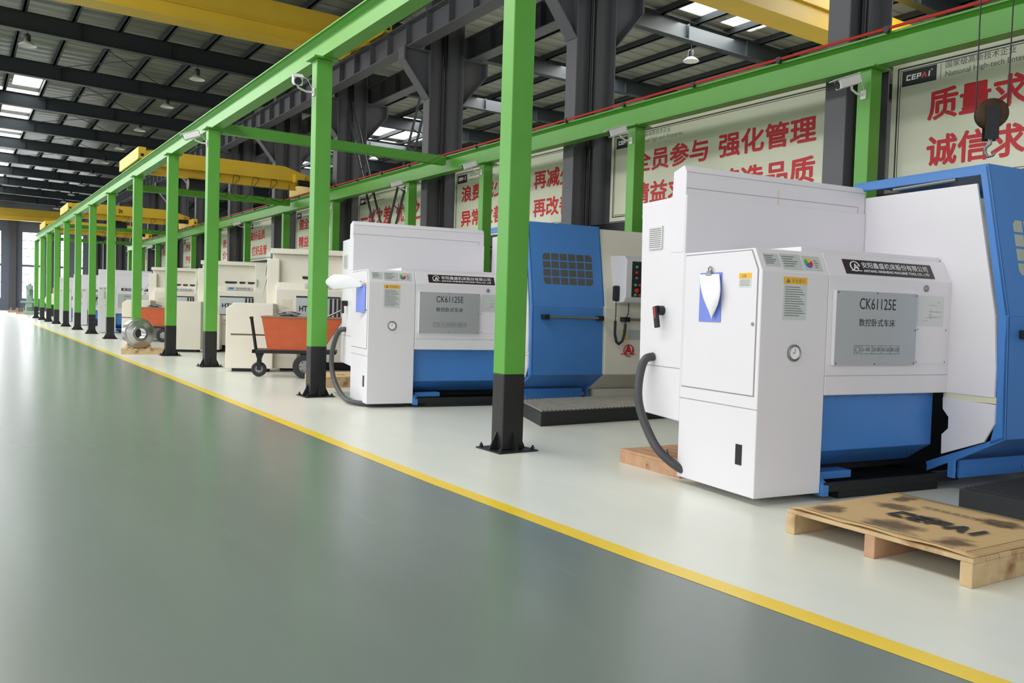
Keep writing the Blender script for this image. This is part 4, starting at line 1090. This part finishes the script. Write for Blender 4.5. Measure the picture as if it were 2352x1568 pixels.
# green sheet on the floor beside the second lathe
b = MB(); b.prism([(0,0),(.5,-.05),(.75,.75),(.2,.8)], 'z', .0005, .006); tag(b.build('floor_plate', mat('pale_green_sheet', (160, 184, 168), .35), None, loc=(4.2, 10.1, 0)), 'pale green sheet lying on the floor behind the second lathe', 'floor sheet')
b = MB(); b.lathe([(0,0),(.02,0),(.022,.01),(.012,.03),(.014,.045),(0,.05)], (0,0,0), (0,0,1), 14); tag(b.build('steel_fitting', DULL, None, smooth=True, loc=(4.62, 4.62, .112)), 'small steel fitting left on the low pallet by the hose', 'fitting')

# ------------------------------------------------------------------ chip carts
def make_cart():
    t = thing('chip_cart', '', 'cart')
    b = MB()
    b.box(-.08, 1.25, -.27, -.22, .40, .455); b.box(-.08, 1.25, .22, .27, .40, .455); b.box(-.08, -.02, -.27, .27, .40, .455); b.box(1.19, 1.25, -.27, .27, .40, .455); b.box(-.08, 1.25, -.25, .25, .44, .45)
    b.build('deck_frame', DARK, t, bevel=.004)
    b = MB(); x0, x1, X0, X1, z0, z1 = .16, 1.02, .07, 1.36, .457, .995; y0, Y0 = .24, .34; th = .012
    o_ = [(x0,-y0,z0),(x1,-y0,z0),(x1,y0,z0),(x0,y0,z0),(X0,-Y0,z1),(X1,-Y0,z1),(X1,Y0,z1),(X0,Y0,z1)]
    i_ = [(x0+th,-y0+th,z0+th),(x1-th,-y0+th,z0+th),(x1-th,y0-th,z0+th),(x0+th,y0-th,z0+th),(X0+th,-Y0+th,z1),(X1-th,-Y0+th,z1),(X1-th,Y0-th,z1),(X0+th,Y0-th,z1)]
    fs = [(0,3,2,1),(0,1,5,4),(1,2,6,5),(2,3,7,6),(3,0,4,7)]+[(8,9,10,11),(8,12,13,9),(9,13,14,10),(10,14,15,11),(11,15,12,8)]+[(4,5,13,12),(5,6,14,13),(6,7,15,14),(7,4,12,15)]
    b.add(o_+i_, fs); bn = b.build('bin', ORANGE, t)
    b = MB()
    for p, q in ((4,5),(5,6),(6,7),(7,4)): b.tube([o_[p], o_[q]], .014, 6)
    b.build('bin_rim', mat('worn_rim', (150, 120, 96), .6), bn)
    b = MB(); rnd = random.Random(3)
    n = 9; vs = []; fs = []
    for i in range(n+1):
        for j in range(n+1):
            a, c = i/n, j/n
            bell = math.exp(-((a-.3)**2*18+(c-.45)**2*10)); vs.append((.1+a*1.2, -.31+c*.62, .93+.12*bell+rnd.uniform(-.012,.012)))
    for i in range(n):
        for j in range(n): k = i*(n+1)+j; fs.append((k,k+n+1,k+n+2,k+1))
    b.add(vs, fs)
    for i in range(60):
        x, y = .28+rnd.random()*.35, -.2+rnd.random()*.4
        z = .95+.1*math.exp(-((x-.46)/.25)**2); pts = [(x+.035*math.cos(q), y+.035*math.sin(q), z+.012*q/2) for q in [j*1.0 for j in range(7)]]
        b.tube(pts, .004, 4)
    tag(b.build('swarf', CHIPS, bn), kind='stuff')
    b = MB(); b.tube([(-.12,-.1,.98),(-.04,-.1,.455)], .026, 10); b.tube([(-.12,-.18,.97),(-.12,.0,.97)], .022, 10); b.build('push_handle', DARK, t, smooth=True)
    b = MB(); b.tube([(-.45,-.05,.69),(.14,-.05,.69)], .014, 8); b.build('lever', mat('worn_bar', (112, 92, 78), .5, .3), t, smooth=True)
    def wheel(x, y, r, w_):
        k = MB(); k.lathe([(r*.55,-w_/2),(r*.9,-w_/2),(r,-w_*.3),(r,w_*.3),(r*.9,w_/2),(r*.55,w_/2)], (x,y,r), (0,1,0), 28, closed=True); o = k.build('wheel', RUBBER, t, smooth=True)
        h = MB(); h.lathe([(0,-w_*.3),(r*.3,-w_*.35),(r*.56,-w_*.25),(r*.56,w_*.25),(r*.3,w_*.35),(0,w_*.3)], (x,y,r), (0,1,0), 24)
        for q in range(6): a = q*PI/3; h.cyl((x+r*.38*math.cos(a), y-w_*.36, r+r*.38*math.sin(a)), (x+r*.38*math.cos(a), y-w_*.28, r+r*.38*math.sin(a)), r*.06, seg=8, m=1)
        h.build('wheel_hub', [DULL, DARK], o, smooth=True)
    def caster(y):
        k = MB(); k.prism([(-.06,.4),(.08,.4),(.05,.33),(.03,.27),(-.02,.27)], 'y', y-.05, y+.05); k.box(-.03,.035,y-.05,y-.035,.11,.28); k.box(-.03,.035,y+.035,y+.05,.11,.28); k.build('caster_fork', DARK, t)
        wheel(0.0, y, .122, .06)
    caster(0.0)
    for y in (-.24, .24): wheel(.76, y, .195, .11)
    b = MB(); b.cyl((.76,-.24,.195),(.76,.24,.195),.025); b.box(.68,.84,-.2,-.14,.2,.4); b.box(.68,.84,.14,.2,.2,.4); b.build('axle', DARK, t)
    return t
ct = make_cart(); ct.location = (4.215, 13.65, 0); ct.rotation_euler = (0, 0, R25)
ct['label'] = 'orange chip cart on black wheels before the nearest cream lathe'; ct['group'] = 'orange chip carts'
dup(ct, (4.52, 26.2, 0), R24, 'orange chip cart beside the steel ring and a green post', 'orange chip carts')
t = thing('chip_hoe', 'long-handled chip hoe leaning in the orange cart', 'hoe', (0,0,0))
b = MB(); b.tube([lw((4.215,13.65,0),R25,(1.0,-.05,.97)), lw((4.215,13.65,0),R25,(1.48,-.1,1.21))], .016, 8); b.build('handle', DULL, t, smooth=True)
b = MB(); b.tube([lw((4.215,13.65,0),R25,(1.48,-.1,1.21)), lw((4.215,13.65,0),R25,(1.56,-.12,1.1))], .03, 6); b.build('blade', DARK, t)

# ------------------------------------------------------------------ far end of the row
t = thing('milling_machine', 'pale green milling machine near the far wall by the windows', 'milling machine', (4.45, 66, 0), math.radians(-10))
b = MB(); b.box(-.35,.35,-.3,.3,0,.25); b.box(-.2,.2,0,.3,.25,1.7); b.build('column', GREENM, t, bevel=.03)
b = MB(); b.box(-.5,.5,-.45,.0,.8,.92); b.box(-.2,.2,-.35,0,.5,.8); b.build('work_table', GREENM, t, bevel=.02)
b = MB(); b.box(-.18,.18,-.5,.25,1.7,2.0); b.cyl((0,-.38,1.3),(0,-.38,1.75),.09); b.cyl((0,.05,2.0),(0,.05,2.12),.1); b.build('milling_head', GREENM, t, bevel=.02)
t = thing('old_lathe', 'pale old machine with a rounded housing beyond the farthest aisle posts', 'machine', (5.0, 60.5, 0), math.radians(-15))
b = MB(); b.box(0,2.4,0,.8,0,.75); b.build('bed', DARK, t)
b = MB(); b.prism([(0,.75),(-.1,1.0),(.05,1.45),(.9,1.5),(.95,.75)], 'y', -.1, .8); b.build('headstock', CREAM, t, bevel=.06)
b = MB(); b.box(1.2,2.2,.1,.7,.75,1.3); b.cyl((1.0,.3,1.0),(1.2,.3,1.0),.28); b.build('carriage', DARK, t, bevel=.03)
b = MB(); b.box(.3,.55,.3,.45,1.5,1.85); b.build('motor', WOODR, t)
t = thing('grey_cabinet_machine', 'grey machine housing behind the farthest posts under the windows', 'machine', (6.0, 57.5, 0), math.radians(-8))
b = MB(); b.box(0,2.2,0,1.2,.1,1.75); b.build('housing', mat('pale_grey_paint', (205, 204, 210), .45), t, bevel=.03)
b = MB(); b.box(.1,2.1,-.05,0,1.52,1.58); b.build('top_rail', DARK, t)
b = MB(); b.box(0.1,2.1,.1,1.1,0,.1); b.build('base', DARK, t)
for k, (x, y, lab) in enumerate(((3.7, 67.0, 'low pallet with metal parts and a yellow box near the far wall'), (3.5, 73.0, 'low pallet with shiny parts closest to the far wall'))):
    pallet('p', lab, (x, y, 0), math.radians(-5), 1.6, 1.0, .16, 3, m=WOODR)
t = thing('yellow_box', 'small yellow box on the pallet near the milling machine', 'box', (4.3, 67.3, .163)); b = MB(); b.box(0,.4,0,.3,0,.42); b.build('carton', CREAMP, t, bevel=.01); b = MB(); b.box(.05,.35,-.003,0,.05,.25); b.build('label_patch', YLAB, t)
for i, (x, y) in enumerate(((3.85, 67.4), (4.05, 67.7), (4.95, 67.5), (3.75, 73.3), (4.15, 73.4), (4.6, 73.3), (4.9, 73.6))):
    b = MB(); b.lathe([(0,0),(.13,0),(.13,.1),(.08,.12),(.08,.22),(0,.22)], (0,0,0), (0,0,1), 16)
    tag(b.build('machined_part', DULL, None, smooth=True, loc=(x, y, .163)), 'small turned metal part on a low pallet near the far wall', 'metal part', 'metal parts on the far pallets')
